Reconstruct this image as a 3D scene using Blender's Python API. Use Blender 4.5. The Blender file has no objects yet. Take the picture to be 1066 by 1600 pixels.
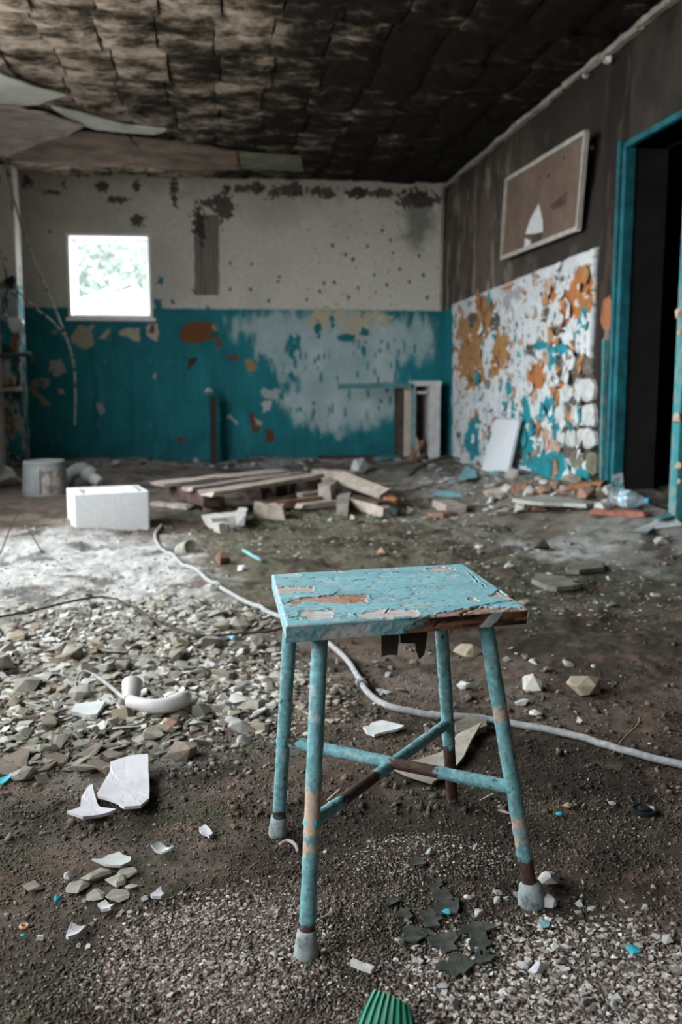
import bpy, bmesh, math, random
import numpy as np
from mathutils import Vector, Matrix

random.seed(7)
RNG = np.random.default_rng(7)
SC = bpy.context.scene
COL = SC.collection

# ------------------------------------------------------------------ camera
F, CX, CY, HZ, VPX, H = 1500.0, 533.0, 800.0, 588.0, 340.0, 0.84
PITCH = math.atan((CY - HZ) / F)
YAW = math.atan((CX - VPX) / math.hypot(F, CY - HZ))
cam_d = bpy.data.cameras.new('camera')
cam_d.sensor_fit = 'VERTICAL'
cam_d.sensor_height = 36.0
cam_d.sensor_width = 24.0
cam_d.lens = 36.0 * F / 1600.0
cam_d.clip_start = 0.05
cam_d.clip_end = 300
cam_d.dof.use_dof = True
cam_d.dof.focus_distance = 1.66
cam_d.dof.aperture_fstop = 4.8
cam = bpy.data.objects.new('camera', cam_d)
cam.location = (0, 0, H)
cam.rotation_euler = (math.pi / 2 - PITCH, 0, -YAW)
COL.objects.link(cam)
SC.camera = cam

# ------------------------------------------------------------------ sky, light, exposure
SKY = 1.0
world = bpy.data.worlds.new('overcast_sky')
SC.world = world
world.use_nodes = True
wn, wl = world.node_tree.nodes, world.node_tree.links
wn.clear()
wo = wn.new('ShaderNodeOutputWorld')
wb = wn.new('ShaderNodeBackground')
wtc = wn.new('ShaderNodeTexCoord')
wsep = wn.new('ShaderNodeSeparateXYZ')
wr = wn.new('ShaderNodeValToRGB')
wr.color_ramp.elements[0].position = 0.0
wr.color_ramp.elements[0].color = (0.90, 0.96, 1.0, 1)
wr.color_ramp.elements[1].position = 1.0
wr.color_ramp.elements[1].color = (0.93, 0.98, 1.0, 1)
wl.new(wtc.outputs['Generated'], wsep.inputs[0])
wl.new(wsep.outputs['Z'], wr.inputs[0])
wl.new(wr.outputs[0], wb.inputs[0])
wb.inputs[1].default_value = SKY
wl.new(wb.outputs[0], wo.inputs[0])

SC.view_settings.view_transform = 'Standard'
SC.view_settings.look = 'None'
SC.view_settings.gamma = 1.0
SC.view_settings.use_curve_mapping = False
SC.view_settings.exposure = 3.95

# room extents
XL, XR, YB, YF, ZC = -1.935, 2.286, 9.71, -2.2, 2.76
WIN_LEFT = [(-0.6, 1.3, 0.85, 2.45), (2.2, 6.1, 0.65, 2.6)]     # y0, y1, z0, z1 openings in the left wall
def portal(name, loc, rot, sx, sy):
    d = bpy.data.lights.new(name, 'AREA')
    d.shape = 'RECTANGLE'; d.size = sx; d.size_y = sy
    d.cycles.is_portal = True
    o = bpy.data.objects.new(name, d); o.location = loc; o.rotation_euler = rot
    COL.objects.link(o)
for y0, y1, z0, z1 in WIN_LEFT:
    portal('window_portal', (XL - 0.26, (y0 + y1) / 2, (z0 + z1) / 2), (0, -math.pi / 2, 0), z1 - z0, y1 - y0)
portal('window_portal', (-1.02, YB + 0.3, 1.8), (-math.pi / 2, 0, 0), 0.85, 0.85)

# ------------------------------------------------------------------ projection helpers
fw = np.array([math.sin(YAW) * math.cos(PITCH), math.cos(YAW) * math.cos(PITCH), -math.sin(PITCH)])
rt = np.array([math.cos(YAW), -math.sin(YAW), 0.0])
up = np.cross(rt, fw)
CAM = np.array([0, 0, H])
def ray(x, y): return fw + rt * (x - CX) / F + up * (CY - y) / F
def onz(x, y, z=0.0):
    r = ray(x, y); return CAM + r * (z - H) / r[2]
def onx(x, y, X=XR):
    r = ray(x, y); return CAM + r * X / r[0]
def ony(x, y, Y=YB):
    r = ray(x, y); return CAM + r * Y / r[1]

# ------------------------------------------------------------------ noise toolkit
def _hash(ix, iy, seed):
    h = (ix.astype(np.int64) * 374761393 + iy.astype(np.int64) * 668265263 + seed * 974634541) & 0x7fffffff
    h = ((h ^ (h >> 13)) * 1274126177) & 0x7fffffff
    h = ((h ^ (h >> 16)) * 668265263) & 0x7fffffff
    return ((h ^ (h >> 15)) & 0xffffff) / float(0xffffff)
def vnoise(x, y, seed=0):
    x = np.asarray(x, float); y = np.asarray(y, float)
    ix, iy = np.floor(x), np.floor(y)
    fx, fy = x - ix, y - iy
    fx = fx * fx * (3 - 2 * fx); fy = fy * fy * (3 - 2 * fy)
    a = _hash(ix, iy, seed); b = _hash(ix + 1, iy, seed); c = _hash(ix, iy + 1, seed); d = _hash(ix + 1, iy + 1, seed)
    return (a * (1 - fx) + b * fx) * (1 - fy) + (c * (1 - fx) + d * fx) * fy
def fbm(x, y, octv=4, seed=0, gain=0.5):
    s, a, n = 0, 1.0, 0
    for k in range(octv):
        s = s + a * vnoise(x * 2 ** k + 13.7 * k, y * 2 ** k + 7.3 * k, seed + k)
        n += a; a *= gain
    return s / n                                   # about 0.5 mean
def sstep(a, b, x):
    t = np.clip((x - a) / (b - a), 0, 1); return t * t * (3 - 2 * t)
def sdf_poly(px, py, poly, margin=0.2):
    """signed distance, negative inside; far points get +margin"""
    poly = np.asarray(poly, float)
    out = np.full(px.shape, margin)
    lo, hi = poly.min(0) - margin, poly.max(0) + margin
    m = (px >= lo[0]) & (px <= hi[0]) & (py >= lo[1]) & (py <= hi[1])
    x, y = px[m], py[m]
    if x.size == 0: return out
    d = np.full(x.shape, 1e9); ins = np.zeros(x.shape, bool)
    n = len(poly)
    for i in range(n):
        ax, ay = poly[i]; bx, by = poly[(i + 1) % n]
        ex, ey = bx - ax, by - ay
        t = np.clip(((x - ax) * ex + (y - ay) * ey) / (ex * ex + ey * ey + 1e-12), 0, 1)
        d = np.minimum(d, np.hypot(x - ax - t * ex, y - ay - t * ey))
        if ay != by:
            ins ^= ((ay > y) != (by > y)) & (x < (bx - ax) * (y - ay) / (by - ay) + ax)
    out[m] = np.where(ins, -d, d)
    return out
def sdf_line(px, py, pts, margin=0.1):
    out = np.full(px.shape, margin)
    pts = np.asarray(pts, float)
    lo, hi = pts.min(0) - margin, pts.max(0) + margin
    m = (px >= lo[0]) & (px <= hi[0]) & (py >= lo[1]) & (py <= hi[1])
    x, y = px[m], py[m]
    if x.size == 0: return out
    d = np.full(x.shape, margin)
    for (ax, ay), (bx, by) in zip(pts[:-1], pts[1:]):
        ex, ey = bx - ax, by - ay
        t = np.clip(((x - ax) * ex + (y - ay) * ey) / (ex * ex + ey * ey + 1e-12), 0, 1)
        d = np.minimum(d, np.hypot(x - ax - t * ex, y - ay - t * ey))
    out[m] = d
    return out
def ell(px, py, c, r):
    return np.hypot((px - c[0]) / r[0], (py - c[1]) / r[1])     # 1 on the rim
class Paint:
    """colour + relief fields over a grid surface"""
    def __init__(s, n, col):
        s.c = np.tile(np.array(col, float), (n, 1)); s.d = np.zeros(n)
    def lay(s, mask, col, d=None):
        m = np.clip(mask, 0, 1)[:, None]
        col = np.asarray(col, float)
        s.c = s.c * (1 - m) + col * m
        if d is not None: s.d = s.d * (1 - m[:, 0]) + d * m[:, 0]
    def mul(s, f): s.c = s.c * np.asarray(f)[:, None]

# ------------------------------------------------------------------ materials
MATS = {}
def mat(name, col=None, rough=0.85, var=0.25, scale=8.0, bump=0.0, bscale=40.0, col2=None, attr=False, metal=0.0,
        spec=0.3, thr=None, detail=6.0):
    """node material: colour (or the mesh's own 'Col' attribute) broken up by noise, with noise bump"""
    if name in MATS: return MATS[name]
    m = bpy.data.materials.new(name); m.use_nodes = True
    nt = m.node_tree; N, L = nt.nodes, nt.links
    b = N['Principled BSDF']
    b.inputs['Roughness'].default_value = rough
    b.inputs['Metallic'].default_value = metal
    b.inputs['Specular IOR Level'].default_value = spec
    tc = N.new('ShaderNodeTexCoord')
    nz = N.new('ShaderNodeTexNoise'); nz.inputs['Scale'].default_value = scale; nz.inputs['Detail'].default_value = detail
    nz.inputs['Roughness'].default_value = 0.65
    geo = N.new('ShaderNodeNewGeometry')
    vec = geo.outputs['Position'] if attr else tc.outputs['Object']
    L.new(vec, nz.inputs['Vector'])
    if attr:
        at = N.new('ShaderNodeAttribute'); at.attribute_name = 'Col'
        mr = N.new('ShaderNodeMapRange')
        mr.inputs['From Min'].default_value = 0.3; mr.inputs['From Max'].default_value = 0.7
        mr.inputs['To Min'].default_value = 1 - var; mr.inputs['To Max'].default_value = 1 + var
        L.new(nz.outputs[0], mr.inputs[0])
        mx = N.new('ShaderNodeVectorMath'); mx.operation = 'SCALE'
        L.new(at.outputs['Color'], mx.inputs[0]); L.new(mr.outputs[0], mx.inputs['Scale'])
        L.new(mx.outputs[0], b.inputs['Base Color'])
    else:
        rp = N.new('ShaderNodeValToRGB')
        c = np.array(col); c2 = np.array(col2) if col2 is not None else c * (1 - var)
        c1 = c if col2 is not None else np.minimum(c * (1 + var), 0.95)
        lo, hi = thr if thr else (0.35, 0.65)
        rp.color_ramp.elements[0].position = lo; rp.color_ramp.elements[0].color = (*c2, 1)
        rp.color_ramp.elements[1].position = hi; rp.color_ramp.elements[1].color = (*c1, 1)
        L.new(nz.outputs[0], rp.inputs[0]); L.new(rp.outputs[0], b.inputs['Base Color'])
    if bump > 0:
        nb = N.new('ShaderNodeTexNoise'); nb.inputs['Scale'].default_value = bscale; nb.inputs['Detail'].default_value = 8
        nb.inputs['Roughness'].default_value = 0.7
        L.new(vec, nb.inputs['Vector'])
        bp = N.new('ShaderNodeBump'); bp.inputs['Strength'].default_value = 1.0; bp.inputs['Distance'].default_value = bump
        L.new(nb.outputs[0], bp.inputs['Height']); L.new(bp.outputs[0], b.inputs['Normal'])
    MATS[name] = m
    return m

# ------------------------------------------------------------------ object helpers
def obj(name, V, Fc, m, parent=None, cols=None, smooth=False):
    V = np.asarray(V, float)
    if parent is not None: V = V - np.array(parent.location)
    me = bpy.data.meshes.new(name)
    if isinstance(Fc, np.ndarray):
        nf, k = Fc.shape
        me.vertices.add(len(V)); me.vertices.foreach_set('co', V.astype(np.float32).ravel())
        me.loops.add(nf * k); me.loops.foreach_set('vertex_index', Fc.astype(np.int32).ravel())
        me.polygons.add(nf)
        me.polygons.foreach_set('loop_start', np.arange(0, nf * k, k, dtype=np.int32))
        me.polygons.foreach_set('loop_total', np.full(nf, k, dtype=np.int32))
        me.update(calc_edges=True)
    else:
        me.from_pydata([tuple(v) for v in V], [], [tuple(f) for f in Fc]); me.update()
    if smooth: me.polygons.foreach_set('use_smooth', np.ones(len(me.polygons), bool))
    if cols is not None:
        a = me.color_attributes.new('Col', 'FLOAT_COLOR', 'POINT')
        c4 = np.ones((len(V), 4), np.float32); c4[:, :3] = cols
        a.data.foreach_set('color', c4.ravel())
    if m is not None: me.materials.append(m)
    o = bpy.data.objects.new(name, me); COL.objects.link(o)
    if parent is not None: o.parent = parent
    return o
def tag(o, label, cat, group=None):
    o['label'] = label; o['category'] = cat
    if group: o['group'] = group
    return o
def thing(name, label, cat, loc, group=None):
    o = bpy.data.objects.new(name, None); o.empty_display_size = 0.05
    o.location = tuple(float(v) for v in loc); COL.objects.link(o)
    return tag(o, label, cat, group)
def struct(o): o['kind'] = 'structure'; return o
def stuff(o): o['kind'] = 'stuff'; return o

class MB:
    def __init__(s): s.v, s.f, s.n = [], [], 0
    def add(s, V, Fc):
        s.v.append(np.asarray(V, float)); s.f += [tuple(int(i) + s.n for i in f) for f in Fc]; s.n += len(V); return s
    def box(s, lo, hi):
        x0, y0, z0 = lo; x1, y1, z1 = hi
        V = [(x0, y0, z0), (x1, y0, z0), (x1, y1, z0), (x0, y1, z0), (x0, y0, z1), (x1, y0, z1), (x1, y1, z1), (x0, y1, z1)]
        return s.add(V, [(0, 3, 2, 1), (4, 5, 6, 7), (0, 1, 5, 4), (1, 2, 6, 5), (2, 3, 7, 6), (3, 0, 4, 7)])
    def make(s, name, m, parent=None, smooth=False, bevel=0.0, seg=2):
        o = obj(name, np.concatenate(s.v), s.f, m, parent, smooth=smooth)
        if bevel:
            b = o.modifiers.new('bevel', 'BEVEL'); b.width = bevel; b.segments = seg; b.limit_method = 'ANGLE'
        return o
def box(name, lo, hi, m, parent=None, bevel=0.0): return MB().box(lo, hi).make(name, m, parent, bevel=bevel)

def frame_of(t):
    t = t / np.linalg.norm(t)
    a = np.array([0, 0, 1.0]) if abs(t[2]) < 0.9 else np.array([1.0, 0, 0])
    u = np.cross(a, t); u /= np.linalg.norm(u)
    return u, np.cross(t, u)
def spline(pts, n):
    """Catmull-Rom through pts"""
    P = np.asarray(pts, float); P = np.vstack([2 * P[0] - P[1], P, 2 * P[-1] - P[-2]])
    out = []
    for i in range(1, len(P) - 2):
        for t in np.linspace(0, 1, n, endpoint=False):
            a, b, c, d = P[i - 1], P[i], P[i + 1], P[i + 2]
            out.append(0.5 * (2 * b + (c - a) * t + (2 * a - 5 * b + 4 * c - d) * t * t + (3 * b - a - 3 * c + d) * t ** 3))
    out.append(P[-2]); return np.array(out)
def tube_data(pts, r, sides=12, caps=True):
    P = np.asarray(pts, float); n = len(P)
    r = np.broadcast_to(np.asarray(r, float), (n,))
    T = np.gradient(P, axis=0)
    u, v = frame_of(T[0]); V = []
    for i in range(n):
        t = T[i] / (np.linalg.norm(T[i]) + 1e-12)
        u = u - t * (u @ t); u /= np.linalg.norm(u) + 1e-12; v = np.cross(t, u)
        a = np.arange(sides) * 2 * math.pi / sides
        V.append(P[i] + r[i] * (np.cos(a)[:, None] * u + np.sin(a)[:, None] * v))
    V = np.concatenate(V); Fc = []
    for i in range(n - 1):
        for k in range(sides):
            k2 = (k + 1) % sides
            Fc.append((i * sides + k, i * sides + k2, (i + 1) * sides + k2, (i + 1) * sides + k))
    if caps:
        Fc.append(tuple(range(sides))[::-1]); Fc.append(tuple((n - 1) * sides + k for k in range(sides)))
    return V, Fc
def tube(name, pts, r, m, parent=None, sides=12, smooth=True):
    V, Fc = tube_data(pts, r, sides)
    return obj(name, V, Fc, m, parent, smooth=smooth)
def lathe_data(prof, sides=32):
    V, Fc = [], []
    for r, z in prof:
        for k in range(sides):
            a = 2 * math.pi * k / sides; V.append((r * math.cos(a), r * math.sin(a), z))
    for i in range(len(prof) - 1):
        for k in range(sides):
            k2 = (k + 1) % sides
            Fc.append((i * sides + k, i * sides + k2, (i + 1) * sides + k2, (i + 1) * sides + k))
    Fc.append(tuple(range(sides))[::-1]); Fc.append(tuple((len(prof) - 1) * sides + k for k in range(sides)))
    return np.array(V), Fc
def place(V, loc, rot=(0, 0, 0), sc=1.0):
    from mathutils import Euler
    M = np.array(Euler(rot).to_matrix())
    return (np.asarray(V) * sc) @ M.T + np.asarray(loc)
def beam_data(p1, p2, w, t, jit=0.0, seg=4, seed=0, roll=0.0):
    """irregular board from p1 to p2, w wide (horizontal), t thick"""
    r = np.random.default_rng(seed)
    p1, p2 = np.asarray(p1, float), np.asarray(p2, float)
    d = (p2 - p1) / np.linalg.norm(p2 - p1)
    u, v = frame_of(d)
    cr, sr = math.cos(roll), math.sin(roll); u, v = u * cr + v * sr, v * cr - u * sr
    V = []
    for i in range(seg + 1):
        c = p1 + (p2 - p1) * i / seg
        for a, b in ((-1, -1), (1, -1), (1, 1), (-1, 1)):
            e = r.normal(0, jit, 3)
            if i in (0, seg): e = e + d * r.normal(0, jit * 4)
            V.append(c + u * a * w / 2 + v * b * t / 2 + e)
    Fc = []
    for i in range(seg):
        for k in range(4):
            k2 = (k + 1) % 4
            Fc.append((i * 4 + k, i * 4 + k2, i * 4 + 4 + k2, i * 4 + 4 + k))
    Fc += [(3, 2, 1, 0), tuple(seg * 4 + k for k in range(4))]
    return np.array(V), Fc
def sheet_data(outline, thick, curl=0.0, lift=0.0, seed=0, rings=3, rag=0.0, normal=(0, 0, 1)):
    """thin piece with an irregular outline; rim curls up along the normal, real thickness"""
    r = np.random.default_rng(seed)
    P = np.asarray(outline, float); nrm = np.asarray(normal, float); nrm /= np.linalg.norm(nrm)
    Q = []
    for i in range(len(P)):
        a, b = P[i], P[(i + 1) % len(P)]
        for t in (0, 0.5):
            q = a * (1 - t) + b * t
            if t and rag: q = q + r.normal(0, rag, 3) * (1 - np.abs(nrm))
            Q.append(q)
    Q = np.array(Q); n = len(Q); c = Q.mean(0)
    ph = r.uniform(0, 6.28)
    R = np.linalg.norm(Q - c, axis=1).max() + 1e-9
    top = [c + nrm * lift]
    for k in range(1, rings + 1):
        s = k / rings
        for i in range(n):
            q = c + (Q[i] - c) * s
            ang = math.atan2(*(Q[i] - c)[[1, 0]]) if abs(nrm[2]) > .5 else math.atan2((Q[i] - c)[2], (Q[i] - c) @ np.cross(nrm, [0, 0, 1]))
            rr = np.linalg.norm(q - c) / R
            top.append(q + nrm * (lift + curl * rr ** 2 * (0.55 + 0.45 * math.cos(ang * 2 + ph))))
    top = np.array(top); bot = top - nrm * thick
    V = np.vstack([top, bot]); o = len(top); Fc = []
    for i in range(n):
        j = (i + 1) % n
        Fc += [(0, 1 + i, 1 + j), (o, o + 1 + j, o + 1 + i)]
        for k in range(rings - 1):
            a, b = 1 + k * n, 1 + (k + 1) * n
            Fc += [(a + i, b + i, b + j, a + j), (o + a + j, o + b + j, o + b + i, o + a + i)]
        b = 1 + (rings - 1) * n
        Fc.append((b + i, o + b + i, o + b + j, b + j))
    return V, Fc
def grid_faces(nu, nv):
    i, j = np.meshgrid(np.arange(nu - 1), np.arange(nv - 1), indexing='ij')
    a = (i * nv + j).ravel()
    return np.stack([a, a + nv, a + nv + 1, a + 1], 1)
_chunks = {}
def chunk(seed, flat=1.0, n=14):
    """angular stone of unit radius: verts, faces"""
    key = (seed, flat, n)
    if key in _chunks: return _chunks[key]
    r = np.random.default_rng(seed + 1000)
    p = r.normal(0, 1, (n, 3)); p /= np.linalg.norm(p, axis=1)[:, None]
    p *= r.uniform(0.75, 1.0, (n, 1)); p[:, 2] *= flat
    bm = bmesh.new()
    for q in p: bm.verts.new(q)
    h = bmesh.ops.convex_hull(bm, input=bm.verts)
    lv = [v for v in bm.verts if not v.link_faces]
    for v in lv: bm.verts.remove(v)
    bm.verts.index_update()
    bmesh.ops.recalc_face_normals(bm, faces=bm.faces)
    bm.verts.index_update()
    V = np.array([v.co[:] for v in bm.verts]); Fc = [tuple(v.index for v in f.verts) for f in bm.faces]
    bm.free(); _chunks[key] = (V, Fc)
    return V, Fc

# ------------------------------------------------------------------ floor height
def fh(X, Y):
    X = np.asarray(X, float); Y = np.asarray(Y, float)
    along = np.interp(Y, [3.6, 4.5, 5.4, 6.5, 8.0, 9.0, 9.8], [0, .12, .20, .15, .07, .03, .03])
    h = along * np.exp(-(np.maximum(XR + .05 - X, 0) / 0.55) ** 2)
    h = h + np.where(X > XR, along * 0, 0)
    h = h + 0.035 * sstep(8.7, 9.6, Y) * fbm(X * 2, Y * 2, 3, 5)
    far = sstep(1.5, 5, Y)
    h = h + (fbm(X * 2.2, Y * 2.2, 4, 21) - 0.5) * (0.02 + 0.06 * far)
    h = h + (fbm(X * 14, Y * 14, 4, 31) - 0.5) * (0.014 + 0.02 * far)
    h = h + (fbm(X * 70, Y * 70, 3, 41) - 0.5) * 0.007
    near = np.exp(-((X - 0.29) / 0.5) ** 2 - ((Y - 1.55) / 0.5) ** 2)
    return h * (1 - 0.55 * near)
def fp(x, y, dz=0.0):
    """floor point seen at a photo pixel"""
    z = 0.0
    for _ in range(8):
        p = onz(x, y, z); z = 0.5 * z + 0.5 * float(fh(p[0], p[1]))
    p = onz(x, y, z); p[2] = float(fh(p[0], p[1])) + dz
    return p
def gz(p, dz=0.0):
    return np.array([p[0], p[1], float(fh(p[0], p[1])) + dz])

# ================================================================== STRUCTURE
soot = mat('soot_wall', (.035, .028, .023), .95, .5, 3, .004, 25)
cream = mat('cream_plaster', (.5, .48, .43), .9, .15, 3, .003, 30)
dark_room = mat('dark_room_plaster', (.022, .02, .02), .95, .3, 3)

# ---- floor --------------------------------------------------------
def axis_nonuni(a, b, f):
    out = [a]
    while out[-1] < b: out.append(out[-1] + f(out[-1]))
    return np.array(out)
gx = np.concatenate([np.arange(XL - .3, -1.0, .02), np.arange(-1.0, 1.6, .0085), np.arange(1.6, 5.4, .02)])
gy = np.concatenate([np.arange(YF - .2, 0.9, .06), axis_nonuni(.9, YB + .25, lambda y: .006 if y < 2.4 else .006 + (y - 2.4) * .004)])
GX, GY = np.meshgrid(gx, gy, indexing='ij'); GX, GY = GX.ravel(), GY.ravel()
def floor_albedo(X, Y):
    w = (fbm(X * 3, Y * 3, 5, 3) - .5)
    n2 = fbm(X * 9, Y * 9, 5, 8); n3 = fbm(X * 40, Y * 40, 4, 9)
    soil = np.array([.10, .071, .053]); c = np.tile(soil, (len(X), 1))
    P = Paint(len(X), soil)
    def E(px, py, rx, ry):
        a = fp(px, py); b = onz(px + rx, py, 0); t = onz(px, py - ry, 0); q = onz(px, py + ry, 0)
        return (a[0], a[1]), (abs(b[0] - a[0]) + 1e-3, abs(t[1] - q[1]) / 2 + 1e-3)
    def zone(px, py, rx, ry, col, s=1.0, nz=1.2):
        cc, rr = E(px, py, rx, ry)
        d = ell(X, Y, cc, rr) + w * nz * .8 + (n2 - .5) * nz * .7
        P.lay(s * (1 - sstep(.45, 1.15, d)), col)
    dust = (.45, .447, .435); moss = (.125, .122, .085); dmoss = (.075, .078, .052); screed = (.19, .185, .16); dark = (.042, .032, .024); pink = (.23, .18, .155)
    P.lay(sstep(.5, .62, n2) * .5, (.15, .12, .1))
    P.lay(sstep(5.2, 7.5, Y) * .6, (.19, .175, .155))
    zone(640, 860, 420, 70, moss, .8); zone(560, 800, 260, 30, moss, .9); zone(850, 930, 300, 60, dmoss, .8)
    zone(380, 930, 100, 50, moss, .7); zone(330, 800, 100, 15, dmoss, .9)
    zone(80, 800, 140, 25, (.12, .095, .075), .9, .6)
    zone(350, 722, 420, 10, dust, .8, .8); zone(720, 750, 110, 30, dust, .45); zone(880, 765, 150, 30, (.25, .23, .2), .6); zone(1000, 840, 90, 30, (.36, .37, .35), .5)
    zone(860, 860, 80, 14, dust, .7)
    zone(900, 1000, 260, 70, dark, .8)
    zone(200, 1060, 330, 160, screed, .85); zone(430, 1080, 160, 60, (.24, .2, .17), .6); zone(680, 1060, 200, 60, (.17, .14, .115), .7)
    zone(60, 880, 260, 68, dust, 1.0, .7); zone(180, 935, 220, 60, (.46, .45, .43), .8)
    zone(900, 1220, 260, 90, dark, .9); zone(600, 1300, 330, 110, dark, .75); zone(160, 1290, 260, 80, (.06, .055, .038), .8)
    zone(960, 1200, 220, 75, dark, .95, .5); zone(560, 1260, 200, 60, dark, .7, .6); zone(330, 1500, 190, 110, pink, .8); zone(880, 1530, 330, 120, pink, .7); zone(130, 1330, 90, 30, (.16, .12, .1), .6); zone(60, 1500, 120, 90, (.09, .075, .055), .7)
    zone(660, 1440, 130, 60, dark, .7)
    P.lay(sstep(.54, .68, fbm(X * 6, Y * 6, 5, 77)) * .75, dark)
    P.lay(sstep(.56, .68, fbm(X * 8, Y * 8, 5, 78)) * .5 * (Y < 4), (.07, .072, .045))
    P.lay(sstep(.60, .70, fbm(X * 11, Y * 11, 5, 79)) * .6 * (Y < 4), (.15, .105, .08))
    P.mul(.62 + .76 * n3)
    return P.c
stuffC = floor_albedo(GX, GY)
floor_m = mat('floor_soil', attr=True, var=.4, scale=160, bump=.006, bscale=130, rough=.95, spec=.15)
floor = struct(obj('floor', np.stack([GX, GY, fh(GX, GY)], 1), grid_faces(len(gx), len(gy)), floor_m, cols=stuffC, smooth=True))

# ---- back wall ----------------------------------------------------
WX0, WX1, WZ0, WZ1 = -1.412, -0.618, 1.40, 2.195         # small window opening
STEP = .0085
bu = np.arange(XL, XR + STEP, STEP); bu[np.argmin(abs(bu - WX0))] = WX0; bu[np.argmin(abs(bu - WX1))] = WX1
bv = np.arange(-.1, ZC + .1, STEP); bv[np.argmin(abs(bv - WZ0))] = WZ0; bv[np.argmin(abs(bv - WZ1))] = WZ1
U, V_ = [a.ravel() for a in np.meshgrid(bu, bv, indexing='ij')]
def bw(x, y): p = ony(x, y); return (p[0], p[2])
def z3(x, y): return bw(x / 2.538, 330 + y / 2.538)
PXM = 9.71 / F                                           # metres per photo pixel on the back wall
wx = (fbm(U * 9, V_ * 9, 4, 11) - .5); wy = (fbm(U * 9, V_ * 9, 4, 12) - .5)
wf = (fbm(U * 40, V_ * 40, 3, 13) - .5)
B = Paint(len(U), (.60, .565, .50))
B.lay(sstep(.45, .75, fbm(U * 1.7, V_ * 1.7, 5, 15)) * .55, (.44, .43, .38))
B.lay(sstep(.55, .8, fbm(U * 4, V_ * 1.5, 5, 16)) * .35, (.66, .63, .56))
def bell(px, py, rx, ry, s=1.0, k=1.6):
    d = ell(U, V_, bw(px, py), (rx * PXM, ry * PXM)) + (wx + wf) * k
    return s * (1 - sstep(.85, 1.0, d))
def bellsoft(px, py, rx, ry, s=1.0, k=1.0):
    d = ell(U, V_, bw(px, py), (rx * PXM, ry * PXM)) + wx * k
    return s * (1 - sstep(.3, 1.2, d))
B.lay(bellsoft(655, 345, 28, 55, .8), (.15, .15, .125))
B.lay(bellsoft(420, 320, 60, 40, .35), (.25, .24, .2)); B.lay(bellsoft(120, 320, 120, 40, .35), (.3, .27, .24))
B.lay(sstep(2.52, 2.72, V_ + wx * .3) * .6, (.33, .26, .23))
stain = (.055, .035, .03)
for a in [(125, 269, 26, 7), (45, 283, 9, 9), (100, 287, 5, 10), (158, 292, 10, 8), (213, 292, 6, 10), (185, 312, 22, 5), (272, 300, 6, 18), (310, 330, 12, 12),
          (350, 322, 14, 28), (320, 318, 22, 8), (390, 294, 30, 8), (450, 297, 38, 12), (505, 300, 34, 8), (313, 352, 8, 24), (217, 343, 10, 9), (600, 302, 60, 7), (650, 312, 44, 13),
          (310, 455, 6, 6), (337, 456, 6, 5), (270, 472, 5, 5), (80, 300, 20, 4), (560, 300, 30, 6)]:
    B.lay(bell(*a, s=.9), stain)
ch = sdf_poly(U + wx * .03, V_, [bw(304, 335), bw(343, 335), bw(343, 461), bw(304, 461)])
B.lay(1 - sstep(-.006, .006, ch), np.array([.19, .16, .14]) * (.7 + .6 * vnoise(U * 60, V_ * 3, 18))[:, None], -.012)
B.lay(bell(313, 360, 9, 28), stain)
dots = [(520, 383), (523, 441), (507, 443), (540, 398), (552, 405), (610, 375), (615, 395), (598, 360), (625, 420), (585, 430), (640, 440), (655, 400), (662, 430), (560, 450),
        (575, 385), (605, 445), (668, 465), (360, 412), (393, 412), (360, 452), (392, 452), (435, 440), (437, 432), (420, 470), (480, 468), (500, 455), (545, 465), (325, 480), (78, 362)]
for x, y in dots:
    B.lay(bell(x, y, 2.6, 3.0, .9, .6), (.05, .04, .04), -.006)
for k in range(40):
    B.lay(bell(RNG.uniform(480, 690), RNG.uniform(330, 478), 1.4, 1.6, .8, .4), (.09, .08, .07))
# teal dado
edge = 1.498 + (vnoise(U * 30, V_ * 0, 5) - .5) * .006
teal_m = 1 - sstep(-.006, .006, V_ - edge)
tn = fbm(U * 5, V_ * 5, 5, 22); ts = vnoise(U * 45, V_ * 2.5, 23)
tealc = np.array([.011, .17, .20])
tc_ = tealc * (.6 + .55 * tn + .22 * ts)[:, None]
B.lay(teal_m, tc_, .002)
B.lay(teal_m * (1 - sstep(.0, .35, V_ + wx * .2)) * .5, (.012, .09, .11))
B.lay(teal_m * sstep(.62, .75, fbm(U * 7, V_ * 3, 5, 24)) * .35, (.03, .24, .28))
# scraped whitish field
scr = [(350, 495), (395, 488), (470, 486), (540, 490), (620, 488), (684, 512), (682, 556), (627, 570), (622, 650), (560, 668), (520, 674), (480, 662), (450, 642), (420, 628),
       (420, 604), (455, 600), (420, 572), (397, 548), (385, 532), (350, 533)]
sd = sdf_poly(U + wx * .12, V_ + wy * .16, [bw(*p) for p in scr], .3)
streak = fbm(U * 16, V_ * 4, 4, 27)
B.lay((1 - sstep(-.1, .05, sd + (streak - .5) * .3)) * (.45 + .6 * fbm(U * 6, V_ * 4, 4, 28)) * teal_m, (.46, .54, .55), .0035)
for k in range(70):
    x, y = RNG.uniform(420, 650), RNG.uniform(525, 650)
    B.lay(bell(x, y, RNG.uniform(1.2, 3.0), RNG.uniform(3, 11), .85, .8), tealc * .9, .001)
for a in [(455, 545, 5, 14), (465, 535, 4, 12), (455, 590, 5, 9)]: B.lay(bell(*a), tealc, .001)
for a in [(505, 500, 24, 14), (550, 505, 26, 20), (525, 495, 26, 10), (580, 495, 22, 9), (600, 503, 8, 10)]:
    B.lay(bell(*a, k=2.2), (.44, .40, .28), .004)
for a in [(497, 512, 5, 10), (540, 528, 14, 5), (571, 520, 8, 5), (520, 502, 4, 12)]: B.lay(bell(*a), tealc * .8, .001)
creamc, brownc = (.40, .36, .28), (.17, .065, .022)
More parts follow.
